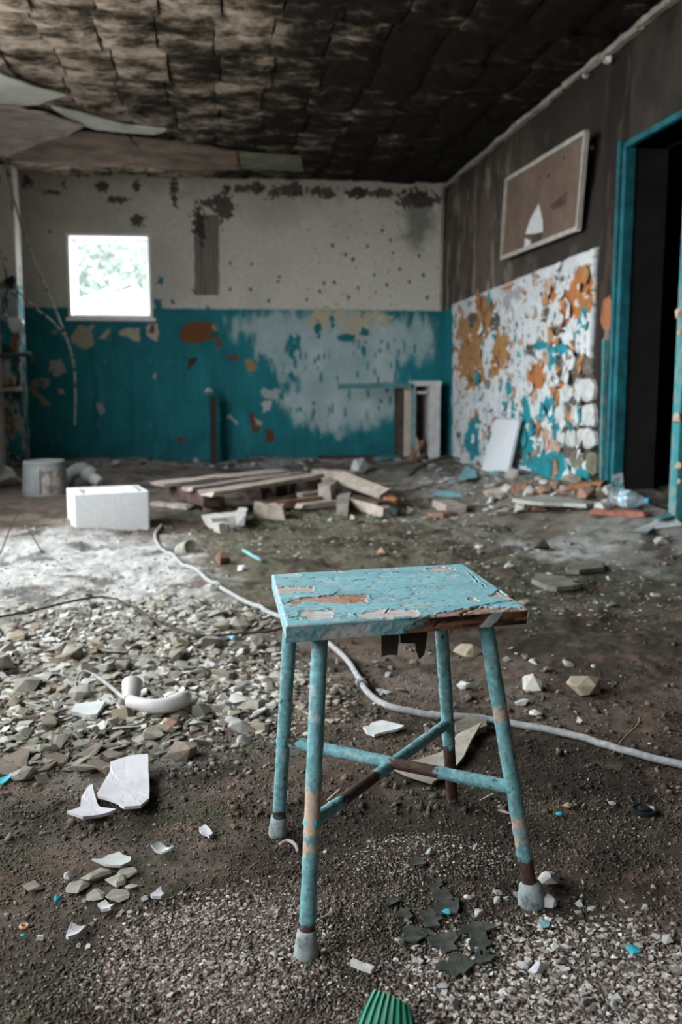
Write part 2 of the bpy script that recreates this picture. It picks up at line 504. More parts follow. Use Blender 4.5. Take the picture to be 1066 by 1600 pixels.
def bpoly(pts, col, d, w=.10):
    s = sdf_poly(U + wx * w + wf * .03, V_ + wy * w, [z3(*p) for p in pts])
    B.lay(1 - sstep(-.004, .004, s), col, d)
bpoly([(285, 480), (330, 455), (375, 450), (380, 520), (350, 545), (310, 540), (280, 520)], creamc, -.002)
bpoly([(385, 505), (430, 455), (435, 480), (410, 510)], creamc, -.002)
bpoly([(465, 470), (520, 458), (558, 470), (555, 510), (520, 500), (480, 490)], (.45, .41, .3), -.002)
bpoly([(575, 455), (620, 450), (630, 515), (605, 515), (580, 495)], (.5, .45, .38), -.002)
bpoly([(585, 460), (612, 458), (612, 490), (590, 492)], brownc, -.005)
bpoly([(205, 590), (245, 590), (255, 650), (215, 660), (200, 620)], (.35, .36, .34), -.002)
bpoly([(120, 680), (150, 660), (160, 720), (205, 765), (170, 765), (125, 715)], (.3, .25, .2), -.002)
bpoly([(160, 655), (190, 660), (200, 690), (170, 700)], (.3, .3, .27), -.002)
bpoly([(380, 760), (415, 765), (420, 800), (390, 810)], (.3, .31, .3), -.002, .08)
bpoly([(600, 640), (622, 640), (612, 672)], creamc, -.002); bpoly([(215, 465), (235, 460), (232, 485), (215, 482)], (.2, .26, .26), -.002)
bpoly([(225, 712), (252, 712), (250, 728), (228, 728)], creamc, -.002); bpoly([(130, 575), (155, 575), (150, 600), (132, 598)], (.22, .2, .16), -.002)
bpoly([(700, 490), (730, 450), (800, 437), (855, 445), (870, 475), (850, 512), (780, 525), (715, 515)], brownc, -.008)
bpoly([(845, 448), (862, 450), (868, 478), (845, 480)], (.42, .27, .12), .006)
bpoly([(838, 478), (870, 480), (858, 505), (838, 500)], (.01, .1, .13), .008)
bpoly([(855, 505), (880, 510), (875, 530), (858, 528)], brownc, -.006)
bpoly([(735, 578), (778, 578), (770, 605), (757, 635), (748, 630)], (.07, .03, .018), -.008)
bpoly([(905, 575), (950, 572), (935, 600), (910, 590)], (.14, .06, .03), -.006)
bpoly([(975, 600), (1000, 585), (1015, 625), (980, 625)], (.36, .2, .09), .004)
bpoly([(990, 870), (1000, 795), (1020, 815), (1045, 830), (1015, 875)], (.12, .05, .025), -.006)
bpoly([(1020, 820), (1040, 822), (1045, 845), (1022, 850)], (.42, .4, .34), .006)
bpoly([(905, 820), (920, 810), (945, 835), (935, 845)], (.40, .42, .4), .006)
bpoly([(1052, 870), (1085, 860), (1085, 910), (1055, 915)], (.1, .04, .02), -.004)
bpoly([(700, 895), (735, 895), (735, 920), (705, 920)], (.13, .05, .03), -.002)
bpoly([(612, 250), (650, 255), (640, 285), (612, 280)], (.04, .2, .24), .002, .1); bpoly([(612, 345), (655, 340), (650, 380), (615, 385)], (.03, .15, .19), .002, .1)
bpoly([(1030, 755), (1066, 745), (1072, 785), (1040, 788)], (.42, .46, .46), .006); bpoly([(1040, 710), (1100, 690), (1105, 735), (1050, 740)], (.33, .38, .38), .004, .1)
for k in range(60):                                    # fine chips over the dado
    x, y = RNG.uniform(45, 690), RNG.uniform(500, 715)
    B.lay(bell(x, y, RNG.uniform(1, 2.6), RNG.uniform(1, 2.6), .7, 1.0) * teal_m, (.2, .25, .24) if RNG.random() < .6 else (.02, .05, .06), .003)
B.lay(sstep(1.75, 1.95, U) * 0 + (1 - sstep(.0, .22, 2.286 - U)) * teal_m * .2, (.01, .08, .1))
zrel = (fbm(U * 3, V_ * 3, 4, 33) - .5) * .012 + (fbm(U * 22, V_ * 22, 3, 34) - .5) * .003
fb = grid_faces(len(bu), len(bv))
cen_u, cen_v = U[fb].mean(1), V_[fb].mean(1)
fb = fb[~((cen_u > WX0) & (cen_u < WX1) & (cen_v > WZ0) & (cen_v < WZ1))]
wall_m = mat('painted_wall', attr=True, var=.14, scale=35, bump=.0025, bscale=60, rough=.75, spec=.25)
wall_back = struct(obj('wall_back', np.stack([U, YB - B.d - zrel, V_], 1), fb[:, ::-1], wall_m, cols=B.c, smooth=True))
m_ = MB()                                              # wall body behind the painted face
YO = YB + .32
m_.box((XL - .3, YB + .03, -.3), (WX0 - .001, YO, ZC + .3)); m_.box((WX1 + .001, YB + .03, -.3), (XR + .3, YO, ZC + .3))
m_.box((WX0 - .001, YB + .03, -.3), (WX1 + .001, YO, WZ0)); m_.box((WX0 - .001, YB + .03, WZ1), (WX1 + .001, YO, ZC + .3))
m_.make('masonry', cream, wall_back)

# ---- small window: white reveal and frame --------------------------
white_paint = mat('white_window_paint', (.85, .86, .86), .6, .04, 6, .002, 40)
win = bpy.data.objects.new('window_1', None); win.location = (-1.015, YB, WZ0); COL.objects.link(win); struct(win)
def ringbox(x0, x1, z0, z1, t, y0, y1, m, parent, name, splay=0):
    m_ = MB()
    m_.box((x0, y0, z0), (x0 + t, y1, z1)).box((x1 - t, y0, z0), (x1, y1, z1)).box((x0 + t, y0, z0), (x1 - t, y1, z0 + t)).box((x0 + t, y0, z1 - t), (x1 - t, y1, z1))
    return m_.make(name, m, parent, bevel=.004)
ringbox(WX0 - .005, WX1 + .005, WZ0 - .005, WZ1 + .005, .032, YB - .022, YB + .30, white_paint, win, 'window_reveal')
ringbox(WX0 + .027, WX1 - .027, WZ0 + .027, WZ1 - .027, .03, YB + .2, YB + .26, white_paint, win, 'window_frame')
box('window_sill', (WX0 - .03, YB - .035, WZ0 - .03), (WX1 + .03, YB + .02, WZ0 + .004), white_paint, win, bevel=.006)

# ---- right wall ----------------------------------------------------
DY0, DY1, DZ = 4.56, 5.30, 2.09                         # doorway
RS = .008
ru = np.arange(DY1 - .0, YB + RS, RS); rv = np.arange(-.05, ZC + .06, RS)
RU, RV = [a.ravel() for a in np.meshgrid(ru, rv, indexing='ij')]
def rw(x, y): p = onx(x, y); return (p[1], p[2])
def z5(x, y): return rw(640 + x / 2.502, 380 + y / 2.502)
rx_ = (fbm(RU * 7, RV * 10, 4, 51) - .5); ry_ = (fbm(RU * 7, RV * 10, 4, 52) - .5); rf_ = (fbm(RU * 26, RV * 32, 4, 53) - .5)
def rell(x, y, rx, ry, k=1.0):
    c = z5(x, y); a = z5(x + rx, y); b = z5(x, y - ry)
    return ell(RU, RV, c, (abs(a[0] - c[0]) + .01, abs(b[1] - c[1]) + .01)) + (rx_ * 1.1 + rf_ * .8) * k
R_ = Paint(len(RU), (.040, .031, .026))
# sooty upper wall
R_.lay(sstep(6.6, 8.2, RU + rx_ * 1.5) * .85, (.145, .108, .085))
R_.lay(sstep(.55, .72, fbm(RU * 3, RV * 5, 5, 55)) * .6, (.03, .024, .02))
R_.lay(sstep(.56, .64, fbm(RU * 9, RV * 3.2, 5, 56)) * sstep(6.8, 8.3, RU) * .8, (.28, .25, .205))
R_.lay(sstep(.54, .62, fbm(RU * 7, RV * 2.6, 5, 57)) * sstep(6.5, 7.5, RU) * .75, (.05, .036, .03))
R_.lay(sstep(.62, .70, fbm(RU * 6, RV * 6, 5, 58)) * .5, (.10, .075, .06))
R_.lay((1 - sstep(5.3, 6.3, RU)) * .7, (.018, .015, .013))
R_.lay(sstep(2.35, 2.7, RV + rx_ * .3) * .6, (.03, .024, .02))
# teal return beside the back corner
corner = sstep(9.16, 9.22, RU + rx_ * .05) * (1 - sstep(-.006, .006, RV - 1.5))
R_.lay(corner, tealc * 1.1, .001)
R_.lay(corner * (1 - sstep(9.2, 9.33, RU + rx_ * .25)) * .8, (.4, .5, .5), .003)
# peeled plaster panel
ppoly = [z5(180, 238), z5(738, 17), (rw(935, 400)[0], -.2), (rw(714, 700)[0], -.2)]
ps = sdf_poly(RU, RV + rf_ * .01, ppoly, .3)
panel = 1 - sstep(-.006, .004, ps)
layers = dict(white=(.60, .625, .64), tan=(.40, .205, .085), orange=(.42, .165, .055), teal=(.022, .24, .29), grey=(.115, .095, .08), pale=(.38, .37, .37), pink=(.48, .33, .25))
Wt = {k: np.zeros(len(RU)) for k in layers}
Wt['white'] += .46
for k, lst in dict(
    tan=[(255, 430, 85, 170), (300, 290, 60, 90), (370, 430, 38, 120), (230, 330, 50, 90), (285, 520, 95, 60)],
    orange=[(685, 180, 52, 130), (640, 240, 42, 60), (505, 515, 58, 62), (600, 560, 40, 30), (770, 280, 20, 45), (400, 165, 45, 18), (575, 200, 22, 30)],
    white=[(465, 270, 45, 180), (230, 205, 50, 35), (600, 85, 110, 60), (300, 435, 45, 42), (318, 510, 22, 50), (225, 660, 24, 110), (320, 640, 34, 60), (420, 540, 25, 50), (460, 120, 60, 60), (700, 60, 40, 40), (205, 390, 16, 30)],
    pale=[(400, 215, 35, 60), (440, 200, 60, 40), (420, 470, 22, 30)],
    teal=[(262, 770, 56, 80), (600, 400, 60, 34), (525, 400, 30, 26), (692, 275, 16, 48), (560, 640, 42, 60), (468, 640, 28, 70), (560, 870, 150, 80), (690, 915, 60, 40), (405, 560, 16, 40), (272, 690, 26, 26), (470, 780, 26, 60), (570, 460, 16, 50), (590, 740, 30, 40)],
    grey=[(668, 560, 78, 190), (655, 800, 70, 110), (600, 480, 20, 50), (440, 365, 14, 30), (335, 300, 34, 40), (250, 300, 30, 28), (488, 415, 16, 26), (490, 720, 18, 40),  (600, 340, 36, 30), (325, 545, 14, 28), (555, 190, 14, 26), (545, 270, 16, 14), (620, 130, 30, 20)],
    pink=[(530, 740, 60, 30), (560, 790, 50, 30), (500, 590, 25, 40), (545, 460, 24, 30), (405, 390, 30, 40), (300, 760, 12, 40), (660, 560, 16, 16)]).items():
    for a in lst:
        Wt[k] = np.maximum(Wt[k], 1.15 * (1 - sstep(.25, 1.25, rell(*a, k=.9))))
for i, k in enumerate(layers):
    Wt[k] = Wt[k] + (fbm(RU * 5, RV * 8, 5, 60 + 7 * i) - .5) * 1.15 + (fbm(RU * 24, RV * 30, 3, 160 + 7 * i) - .5) * .25 - (.10 if k in ('pink', 'pale') else 0)
names = list(layers); best = np.argmax(np.stack([Wt[k] for k in names]), 0)
LC = np.array([layers[k] for k in names])[best]
depth = dict(white=.026, tan=.013, orange=.011, teal=.019, grey=0.0, pale=.022, pink=.015)
LD = np.array([depth[k] for k in names])[best]
# grime inside the flakes
LC = LC * (.8 + .4 * fbm(RU * 12, RV * 12, 4, 71))[:, None]
R_.lay(panel, LC, 1.0)
R_.d = np.where(panel > .5, LD + .006, R_.d * 0)
R_.lay((1 - sstep(.0, .02, abs(ps + .012))) * (RV > 1.2) * .8 * panel, (.60, .61, .61))
R_.lay(panel * sstep(.66, .74, fbm(RU * 18, RV * 22, 4, 73)) * .8, (.07, .06, .052))
# dark strip and loose trims next to the door
strip = (RU < rw(935, 500)[0] - .004)
R_.lay(strip * .95, (.022, .018, .016))
R_.lay(strip * (1 - sstep(.85, 1, rell(772, 280, 24, 60, .5))), (.36, .14, .06))
R_.lay(strip * (1 - sstep(.85, 1, rell(768, 430, 10, 110, .4))), (.22, .17, .14))
R_.lay(strip * sstep(.56, .66, fbm(RU * 14, RV * 4, 4, 79)) * .5, (.09, .055, .04))
rrel = (fbm(RU * 3, RV * 3, 4, 75) - .5) * .02 + (fbm(RU * 16, RV * 16, 4, 76) - .5) * .008
wall_right = struct(obj('wall_right', np.stack([XR - R_.d - rrel, RU, RV], 1), grid_faces(len(ru), len(rv)), mat('peeled_wall', attr=True, var=.2, scale=45, bump=.004, bscale=50, rough=.85, spec=.2), cols=R_.c, smooth=True))
m_ = MB()
m_.box((XR + .03, DY1, -.3), (XR + .22, YB + .32, ZC + .3))
m_.make('masonry', soot, wall_right)
m_ = MB(); m_.box((XR, YF - .3, -.3), (XR + .22, DY0, ZC + .3)); m_.box((XR, DY0, DZ), (XR + .22, DY1 + .012, ZC + .3)); m_.make('door_wall', soot, wall_right)

# tiles and bare adhesive beds low on the peeled panel
tile_w = mat('white_tile_bed', (.60, .62, .62), .8, .2, 14, .004, 60, col2=(.42, .42, .40))
tile_g = mat('bare_adhesive_bed', (.15, .125, .105), .9, .35, 14, .006, 60)
tile_o = mat('olive_adhesive_bed', (.18, .175, .12), .9, .35, 14, .006, 60)
def pillow(y0, y1, z0, z1, x, t, seed):
    r = np.random.default_rng(seed); n = 5; V, Fc = [], []
    for i in range(n):
        for j in range(n):
            a, b = i / (n - 1), j / (n - 1)
            e = min(min(a, 1 - a), min(b, 1 - b)) * 4
            V.append((x - t * (.45 + .55 * min(e, 1)) + r.normal(0, .0015), y0 + (y1 - y0) * a + r.normal(0, .006) - (a - .5) * .18 * (y1 - y0) * (abs(b - .5) > .49), z0 + (z1 - z0) * b + r.normal(0, .006) - (b - .5) * .14 * (z1 - z0) * (abs(a - .5) > .49)))
    for i in range(n - 1):
        for j in range(n - 1):
            Fc.append((i * n + j, i * n + j + 1, (i + 1) * n + j + 1, (i + 1) * n + j))
    o = len(V)
    rim = [i * n for i in range(n)] + [(n - 1) * n + j for j in range(1, n)] + [i * n + n - 1 for i in range(n - 2, -1, -1)] + [j for j in range(n - 2, 0, -1)]
    for k in rim: V.append((x + .012, V[k][1], V[k][2]))
    for k in range(len(rim)): Fc.append((rim[k], rim[(k + 1) % len(rim)], o + (k + 1) % len(rim), o + k))
    return V, Fc
tiles = [(668, 345, 722, 430, 'g'), (598, 436, 637, 518, 'g'), (641, 436, 681, 520, 'g'), (685, 436, 727, 520, 'g'),
         (612, 545, 652, 620, 'w'), (655, 522, 736, 622, 'w'), (580, 625, 620, 712, 'w'), (645, 630, 682, 720, 'w'), (687, 625, 738, 722, 'w'),
         (590, 722, 620, 790, 'w'), (622, 722, 664, 800, 'w'), (668, 722, 741, 808, 'w'), (640, 812, 691, 905, 'o'), (695, 812, 745, 905, 'o')]
for i, (x0, y0, x1, y1, k) in enumerate(tiles):
    a, b = z5(x0, y0), z5(x1, y1); cy = (a[0] + b[0]) / 2
    yy0, yy1 = b[0], a[0]; zc = (z5((x0 + x1) / 2, (y0 + y1) / 2))[1]; hh = (z5((x0 + x1) / 2, y0)[1] - z5((x0 + x1) / 2, y1)[1]) / 2
    V, Fc = pillow(yy0 + .012, yy1 - .012, zc - hh + .010, zc + hh - .010, XR - .010, .030 if k == 'w' else .018, i)
    obj('tile', V, Fc, dict(w=tile_w, g=tile_g, o=tile_o)[k], wall_right)

# curled paint flakes standing off the peeled panel
fl_m = [mat('flake_white', (.6, .62, .63), .8, .15, 30), mat('flake_tan', (.38, .2, .09), .85, .2, 30), mat('flake_teal', (.03, .25, .3), .7, .2, 30), mat('flake_pink', (.45, .33, .26), .85, .2, 30)]
nf = 0; rr = np.random.default_rng(5)
while nf < 170:
    px, py = rr.uniform(185, 735), rr.uniform(60, 900)
    y, z = z5(px, py)
    if sdf_poly(np.array([y]), np.array([z]), ppoly, .3)[0] > -.04 or z < .15: continue
    s = rr.uniform(.025, .085)
    a = np.sort(rr.uniform(0, 6.28, 6)); rad = rr.uniform(.5, 1.1, 6) * s
    out = [(XR - .03, y + math.cos(t) * q, z + math.sin(t) * q * 1.2) for t, q in zip(a, rad)]
    V, Fc = sheet_data(out, .003, curl=rr.uniform(.015, .06), seed=nf, rings=2, normal=(-1, 0, 0))
    V = V + np.array([.0, 0, 0])
    obj('paint_flake', V, Fc, fl_m[rr.choice(4, p=[.42, .25, .22, .11])], wall_right); nf += 1

# ---- doorway: teal frame, dark room beyond -------------------------
teal_paint = mat('teal_frame_paint', (.012, .15, .18), .6, .3, 9, .002, 60, col2=(.008, .06, .075))
black_paint = mat('black_soot_paint', (.012, .011, .011), .95, .4, 6)
teal_worn = mat('teal_worn_paint', (.03, .23, .26), .7, .2, 14, .004, 60, col2=(.20, .26, .24), thr=(.40, .56))
door = bpy.data.objects.new('door_1', None); door.location = (XR, (DY0 + DY1) / 2, .1); COL.objects.link(door); struct(door)
box('door_jamb', (XR - .035, DY1 - .03, .02), (XR + .03, DY1 + .012, DZ + .0), teal_paint, door, bevel=.006)
box('door_reveal', (XR + .03, DY1 - .02, .02), (XR + .22, DY1 + .012, DZ + .0), black_paint, door)
box('architrave', (XR - .05, DY1 + .016, .1), (XR - .004, DY1 + .055, DZ + .05), teal_paint, door, bevel=.006)
box('door_jamb', (XR - .03, DY0 - .05, .02), (XR + .20, DY0 + .02, DZ), teal_worn, door, bevel=.006)
box('architrave', (XR - .05, DY0 - .10, .05), (XR - .001, DY0 - .05, DZ + .05), teal_worn, door, bevel=.006)
box('door_head', (XR - .03, DY0 - .05, DZ - .0), (XR + .20, DY1 + .012, DZ + .035), teal_paint, door, bevel=.006)
V, Fc = beam_data((XR - .035, rw(951, 700)[0], .15), (XR - .03, rw(951, 600)[0], 1.05), .03, .02, .002, 5, 3)
obj('loose_strip', V, Fc, teal_worn, door)
for (px, py, s) in [(1060, 490, .03), (1062, 520, .02), (1058, 652, .04), (1060, 730, .03), (1061, 752, .02)]:
    p = onx(px, py, XR - .055); V, Fc = chunk(int(px + py), .6)
    obj('plaster_crust', place(V, (XR - .055, p[1], p[2]), (0, 1.57, 0), s), Fc, fl_m[3], door)
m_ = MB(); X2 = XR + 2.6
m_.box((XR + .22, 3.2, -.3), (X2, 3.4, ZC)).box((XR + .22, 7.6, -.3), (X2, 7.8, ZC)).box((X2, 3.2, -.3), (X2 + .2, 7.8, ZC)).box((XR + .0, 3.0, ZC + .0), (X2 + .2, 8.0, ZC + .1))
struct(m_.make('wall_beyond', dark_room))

# ---- left and front walls -----------------------------------------
m_ = MB(); cuts = sorted(WIN_LEFT)
ys = YF - .3
for y0, y1, z0, z1 in cuts:
    m_.box((XL - .28, ys, -.3), (XL, y0, ZC + .3)); m_.box((XL - .28, y0, -.3), (XL, y1, z0)); m_.box((XL - .28, y0, z1), (XL, y1, ZC + .3)); ys = y1
m_.box((XL - .28, ys, -.3), (XL, YB + .3, ZC + .3))
wall_left = struct(m_.make('wall_left', cream))
nm = 2
for y0, y1, z0, z1 in cuts:
    w = bpy.data.objects.new('window_%d' % nm, None); nm += 1; w.location = (XL, (y0 + y1) / 2, z0); COL.objects.link(w); struct(w)
    m_ = MB(); t = .05; a, b = XL - .2, XL - .14
    m_.box((a, y0, z0), (b, y0 + t, z1)).box((a, y1 - t, z0), (b, y1, z1)).box((a, y0 + t, z0), (b, y1 - t, z0 + t)).box((a, y0 + t, z1 - t), (b, y1 - t, z1))
    m_.make('window_frame', white_paint, w)
    box('window_mullion', (a, (y0 + y1) / 2 - .025, z0 + t), (b, (y0 + y1) / 2 + .025, z1 - t), white_paint, w)
# pilaster beside the back left corner, cream over torn teal
pu = np.arange(0, .421, .008); pv = np.arange(-.05, 2.7, .01)
PU, PV = [a.ravel() for a in np.meshgrid(pu, pv, indexing='ij')]
PW = .165
pX = np.where(PU < PW, XL + PU, XL + PW); pY = np.where(PU < PW, 9.12, 9.12 + (PU - PW))
pn = fbm(PU * 14, PV * 9, 5, 91); pl = Paint(len(PU), (.64, .63, .58))
pl.lay((1 - sstep(-.01, .01, PV - 1.62 - (pn - .5) * .5)), tealc * 1.3, .003)
pl.lay((1 - sstep(-.01, .01, PV - 1.62)) * sstep(.5, .54, fbm(PU * 18, PV * 10, 5, 92)) * .85, (.45, .47, .46), 0)
pl.lay((1 - sstep(1.2, 1.5, PV)) * sstep(.6, .64, fbm(PU * 22, PV * 12, 5, 94)), (.05, .07, .07), -.003)
pl.lay(sstep(.66, .69, fbm(PU * 16, PV * 9, 5, 96)), (.3, .12, .05), -.003)
pil = struct(obj('trim_3', np.stack([pX + pl.d * (PU >= PW), pY - pl.d * (PU < PW), PV], 1), grid_faces(len(pu), len(pv))[:, ::-1], wall_m, cols=pl.c, smooth=False))
m_ = MB(); m_.box((XL - .28, YF - .3, -.3), (XR + .22, YF, ZC + .3)); struct(m_.make('wall_front', cream))

# ---- ceiling: hollow-block slab with soot and window light painted in -------------------------
def ceil_mat():
    m = bpy.data.materials.new('sooty_ceiling_block_lit_left'); m.use_nodes = True
    N, L = m.node_tree.nodes, m.node_tree.links; b = N['Principled BSDF']; b.inputs['Roughness'].default_value = .95; b.inputs['Specular IOR Level'].default_value = .1
    g = N.new('ShaderNodeNewGeometry'); sp = N.new('ShaderNodeSeparateXYZ'); L.new(g.outputs['Position'], sp.inputs[0])
    def noise(s, d=7, mul=(1, 1, 1)):
        mp = N.new('ShaderNodeMapping'); mp.inputs['Scale'].default_value = mul; L.new(g.outputs['Position'], mp.inputs[0])
        n = N.new('ShaderNodeTexNoise'); n.inputs['Scale'].default_value = s; n.inputs['Detail'].default_value = d; n.inputs['Roughness'].default_value = .72; L.new(mp.outputs[0], n.inputs[0]); return n.outputs[0]
    def math_(op, a, bb):
        n = N.new('ShaderNodeMath'); n.operation = op
        for i, q in enumerate((a, bb)):
            if isinstance(q, (int, float)): n.inputs[i].default_value = q
            else: L.new(q, n.inputs[i])
        return n.outputs[0]
    mr = N.new('ShaderNodeMapRange'); mr.inputs['From Min'].default_value = -1.6; mr.inputs['From Max'].default_value = 1.6; mr.inputs['To Min'].default_value = .26; mr.inputs['To Max'].default_value = -.20
    L.new(sp.outputs['X'], mr.inputs[0])  # paler towards the left windows, darker away: window light put into the colour
    oi = N.new('ShaderNodeObjectInfo')
    v = math_('ADD', noise(1.6), mr.outputs[0]); v = math_('ADD', v, math_('MULTIPLY', math_('SUBTRACT', noise(4.5, 9, (1, 1.5, 1)), .5), 1.5))
    v = math_('ADD', v, math_('MULTIPLY', math_('SUBTRACT', oi.outputs['Random'], .5), .14))
    r = N.new('ShaderNodeValToRGB'); e = r.color_ramp.elements
    e[0].position = .40; e[0].color = (.020, .016, .013, 1); e[1].position = .84; e[1].color = (.56, .47, .40, 1)
    for p, c in ((.50, (.055, .045, .034)), (.58, (.13, .105, .078)), (.68, (.33, .26, .21))):
        q = e.new(p); q.color = (*c, 1)
    L.new(v, r.inputs[0]); L.new(r.outputs[0], b.inputs['Base Color'])
    bp = N.new('ShaderNodeBump'); bp.inputs['Distance'].default_value = .012; L.new(noise(22, 8), bp.inputs['Height']); L.new(bp.outputs[0], b.inputs['Normal'])
    return m
ceil_m = ceil_mat()
black_joint = mat('black_joint', (.012, .011, .010), .95, .4, 6)
ceiling = struct(box('ceiling', (XL - .3, YF - .3, ZC), (XR + .22, YB + .32, ZC + .15), black_joint))
def block_mesh(seed, w, l):
    r = np.random.default_rng(seed); nx, ny = 6, 8; V, Fc = [], []
    for i in range(nx):
        for j in range(ny):
            a, b = i / (nx - 1), j / (ny - 1)
            edge_ = (i in (0, nx - 1)) or (j in (0, ny - 1))
            V.append(((a - .5) * w + r.normal(0, .004), (b - .5) * l + r.normal(0, .006), (-.001 if edge_ else -.010) + r.normal(0, .004)))
    for i in range(nx - 1):
        for j in range(ny - 1): Fc.append((i * ny + j, i * ny + j + 1, (i + 1) * ny + j + 1, (i + 1) * ny + j))
    o = len(V); rim = [i * ny for i in range(nx)] + [(nx - 1) * ny + j for j in range(1, ny)] + [i * ny + ny - 1 for i in range(nx - 2, -1, -1)] + [j for j in range(ny - 2, 0, -1)]
    for k in rim: V.append((V[k][0], V[k][1], .03))
    for k in range(len(rim)): Fc.append((rim[k], o + k, o + (k + 1) % len(rim), rim[(k + 1) % len(rim)]))
    me = bpy.data.meshes.new('ceiling_block'); me.from_pydata(V, [], Fc); me.update(); me.materials.append(ceil_m); return me
BW_, BL_ = .325, .60
bms = [block_mesh(i, BW_ - .012, BL_ - .014) for i in range(8)]
row = 0; y = YB - BL_ / 2 - .02
while y > 3.6:
    x = XL + BW_ / 2 + (row % 2) * .04
    while x < XR - .05:
        o = bpy.data.objects.new('ceiling_block', random.choice(bms)); COL.objects.link(o); o.parent = ceiling
        o.location = (x, y, ZC - .022 + random.uniform(-.012, .012)); o.rotation_euler = (random.uniform(-.015, .015), random.uniform(-.02, .02), random.uniform(-.012, .012))
        x += BW_
    y -= BL_; row += 1
# delaminating plaster sheets in the left corner of the ceiling
pl_white = mat('ceiling_plaster_white', (.78, .79, .75), .9, .1, 4, .003, 30, col2=(.55, .56, .50))
pl_grey = mat('ceiling_plaster_grey', (.62, .55, .50), .9, .2, 5, .006, 20, col2=(.34, .27, .23))
pl_brown = mat('ceiling_plaster_brown', (.33, .24, .185), .95, .3, 4, .010, 14, col2=(.15, .105, .08))
def ceilsheet(pts, z, m, thick=.012, curl=-.03, seed=0):
    V, Fc = sheet_data([onz(x, y, z) for x, y in pts], thick, curl=curl, seed=seed, rings=4, rag=.012)
    return obj('plaster_sheet', V, Fc, m, ceiling, smooth=False)
ceilsheet([(-60, 95), (0, 112), (40, 128), (70, 138), (102, 145), (62, 160), (30, 164), (-60, 162)], 2.705, pl_white, seed=1)
ceilsheet([(-60, 160), (30, 165), (70, 172), (130, 195), (105, 210), (60, 222), (15, 238), (-60, 240)], 2.69, pl_grey, seed=2)
ceilsheet([(10, 240), (60, 218), (130, 203), (200, 212), (215, 240), (205, 256), (150, 258), (90, 257), (40, 250)], 2.70, pl_brown, seed=3, curl=-.02)
ceilsheet([(205, 212), (290, 222), (370, 236), (375, 262), (300, 268), (250, 262), (205, 256)], 2.715, pl_brown, seed=4, curl=-.01)
ceilsheet([(80, 165), (130, 175), (200, 195), (260, 200), (240, 208), (150, 200), (110, 185)], 2.715, pl_white, seed=5, curl=-.01)
ceilsheet([(372, 236), (470, 243), (475, 266), (375, 262)], 2.72, mat('ceiling_plaster_olive', (.20, .20, .15), .95, .3, 8), seed=6, curl=0)

# ---- cornice trim on the right wall, corner strip -----------------
trim_m = mat('trim_paint', (.40, .38, .34), .8, .3, 9, .002, 60, col2=(.24, .22, .19))
tr = np.random.default_rng(3); m_ = MB(); yy = 4.2
while yy < YB - .05:
    L_ = tr.uniform(.25, .75); zt = 2.70 - (.01 if yy > 5.5 else .02)
    V, Fc = beam_data((XR - .03, yy, zt + tr.normal(0, .003)), (XR - .03, min(yy + L_, YB - .02), zt + tr.normal(0, .003)), .04, .032, .003, 5, int(yy * 100)); m_.add(V, Fc)
    yy += L_ + tr.choice([.004, .004, .03])
trim = struct(m_.make('trim_1', trim_m))
for px, py in [(952, 92), (915, 118), (948, 95), (860, 155), (812, 190)]:
    p = onx(px, py, XR - .05); V, Fc = chunk(px, .8); obj('plaster_crust', place(V, p, (0, 0, 0), .028), Fc, fl_m[0], trim)
V, Fc = tube_data([(XR - .03, YB - .035, 2.68), (XR - .035, YB - .03, 2.0), (XR - .03, YB - .035, 1.5)], .02, 8)
struct(obj('trim_2', V, Fc, trim_m, smooth=True))


# ================================================================== THE STOOL
SH = .49
def sq(x, y, z=SH): return onz(400 + x / 2.317, 850 + y / 2.317, z)
q4 = [onz(424.5, 895, SH), onz(724, 879, SH), onz(826, 948, SH), onz(447, 976, SH)]      # back left, back right, front right, front left
stool = thing('stool', 'small square stool with peeling light blue seat on four splayed pipe legs', 'stool', (.27, 1.55, 0))
blue = np.array([.235, .475, .52]); wood_c = np.array([.13, .062, .034]); palec = np.array([.52, .44, .40]); pinkw = np.array([.42, .25, .19])
seat_m = mat('peeling_seat_paint', attr=True, var=.12, scale=60, bump=.0012, bscale=120, rough=.7, spec=.25)
A_, B_, C_, D_ = [np.array(p[:2]) for p in q4]
NS = 240
s_, t_ = [a.ravel() for a in np.meshgrid(np.linspace(0, 1, NS), np.linspace(0, 1, NS), indexing='ij')]     # s: left-right, t: back-front
def bil(s, t): return (A_[None] * ((1 - s) * (1 - t))[:, None] + B_[None] * (s * (1 - t))[:, None] + C_[None] * (s * t)[:, None] + D_[None] * ((1 - s) * t)[:, None])
TP = bil(s_, t_); sx, sy = TP[:, 0], TP[:, 1]
S = Paint(len(sx), blue)
sn = fbm(sx * 40, sy * 40, 5, 201) - .5; sn2 = fbm(sx * 130, sy * 130, 4, 202) - .5
S.mul(.86 + .5 * fbm(sx * 9, sy * 25, 5, 203) - .11)
S.lay(sstep(.6, .75, fbm(sx * 30, sy * 60, 4, 204)) * .4, (.36, .54, .58)); S.d += .0012 + sn * .0012
def chip(pts, col, d, w=.03, grain=True):
    P = [sq(*p)[:2] for p in pts]
    m = 1 - sstep(-.0012, .0008, sdf_poly(sx + sn * w, sy + sn2 * w * .7, P, .1))
    c = np.asarray(col) * (.75 + .5 * fbm(sx * 25, sy * 140, 4, 207))[:, None] if grain else col
    # lifted rim of paint around the chip
    rim_ = sdf_poly(sx + sn * w, sy + sn2 * w, P, .1)
    S.d += .0005 * np.exp(-((rim_ - .002) / .002) ** 2)
    S.lay(m, c, d)
chip([(70, 155), (130, 148), (200, 152), (190, 170), (110, 175), (70, 180)], palec, 0)
chip([(50, 100), (120, 98), (160, 108), (130, 118), (70, 112)], (.36, .50, .52), .0004)
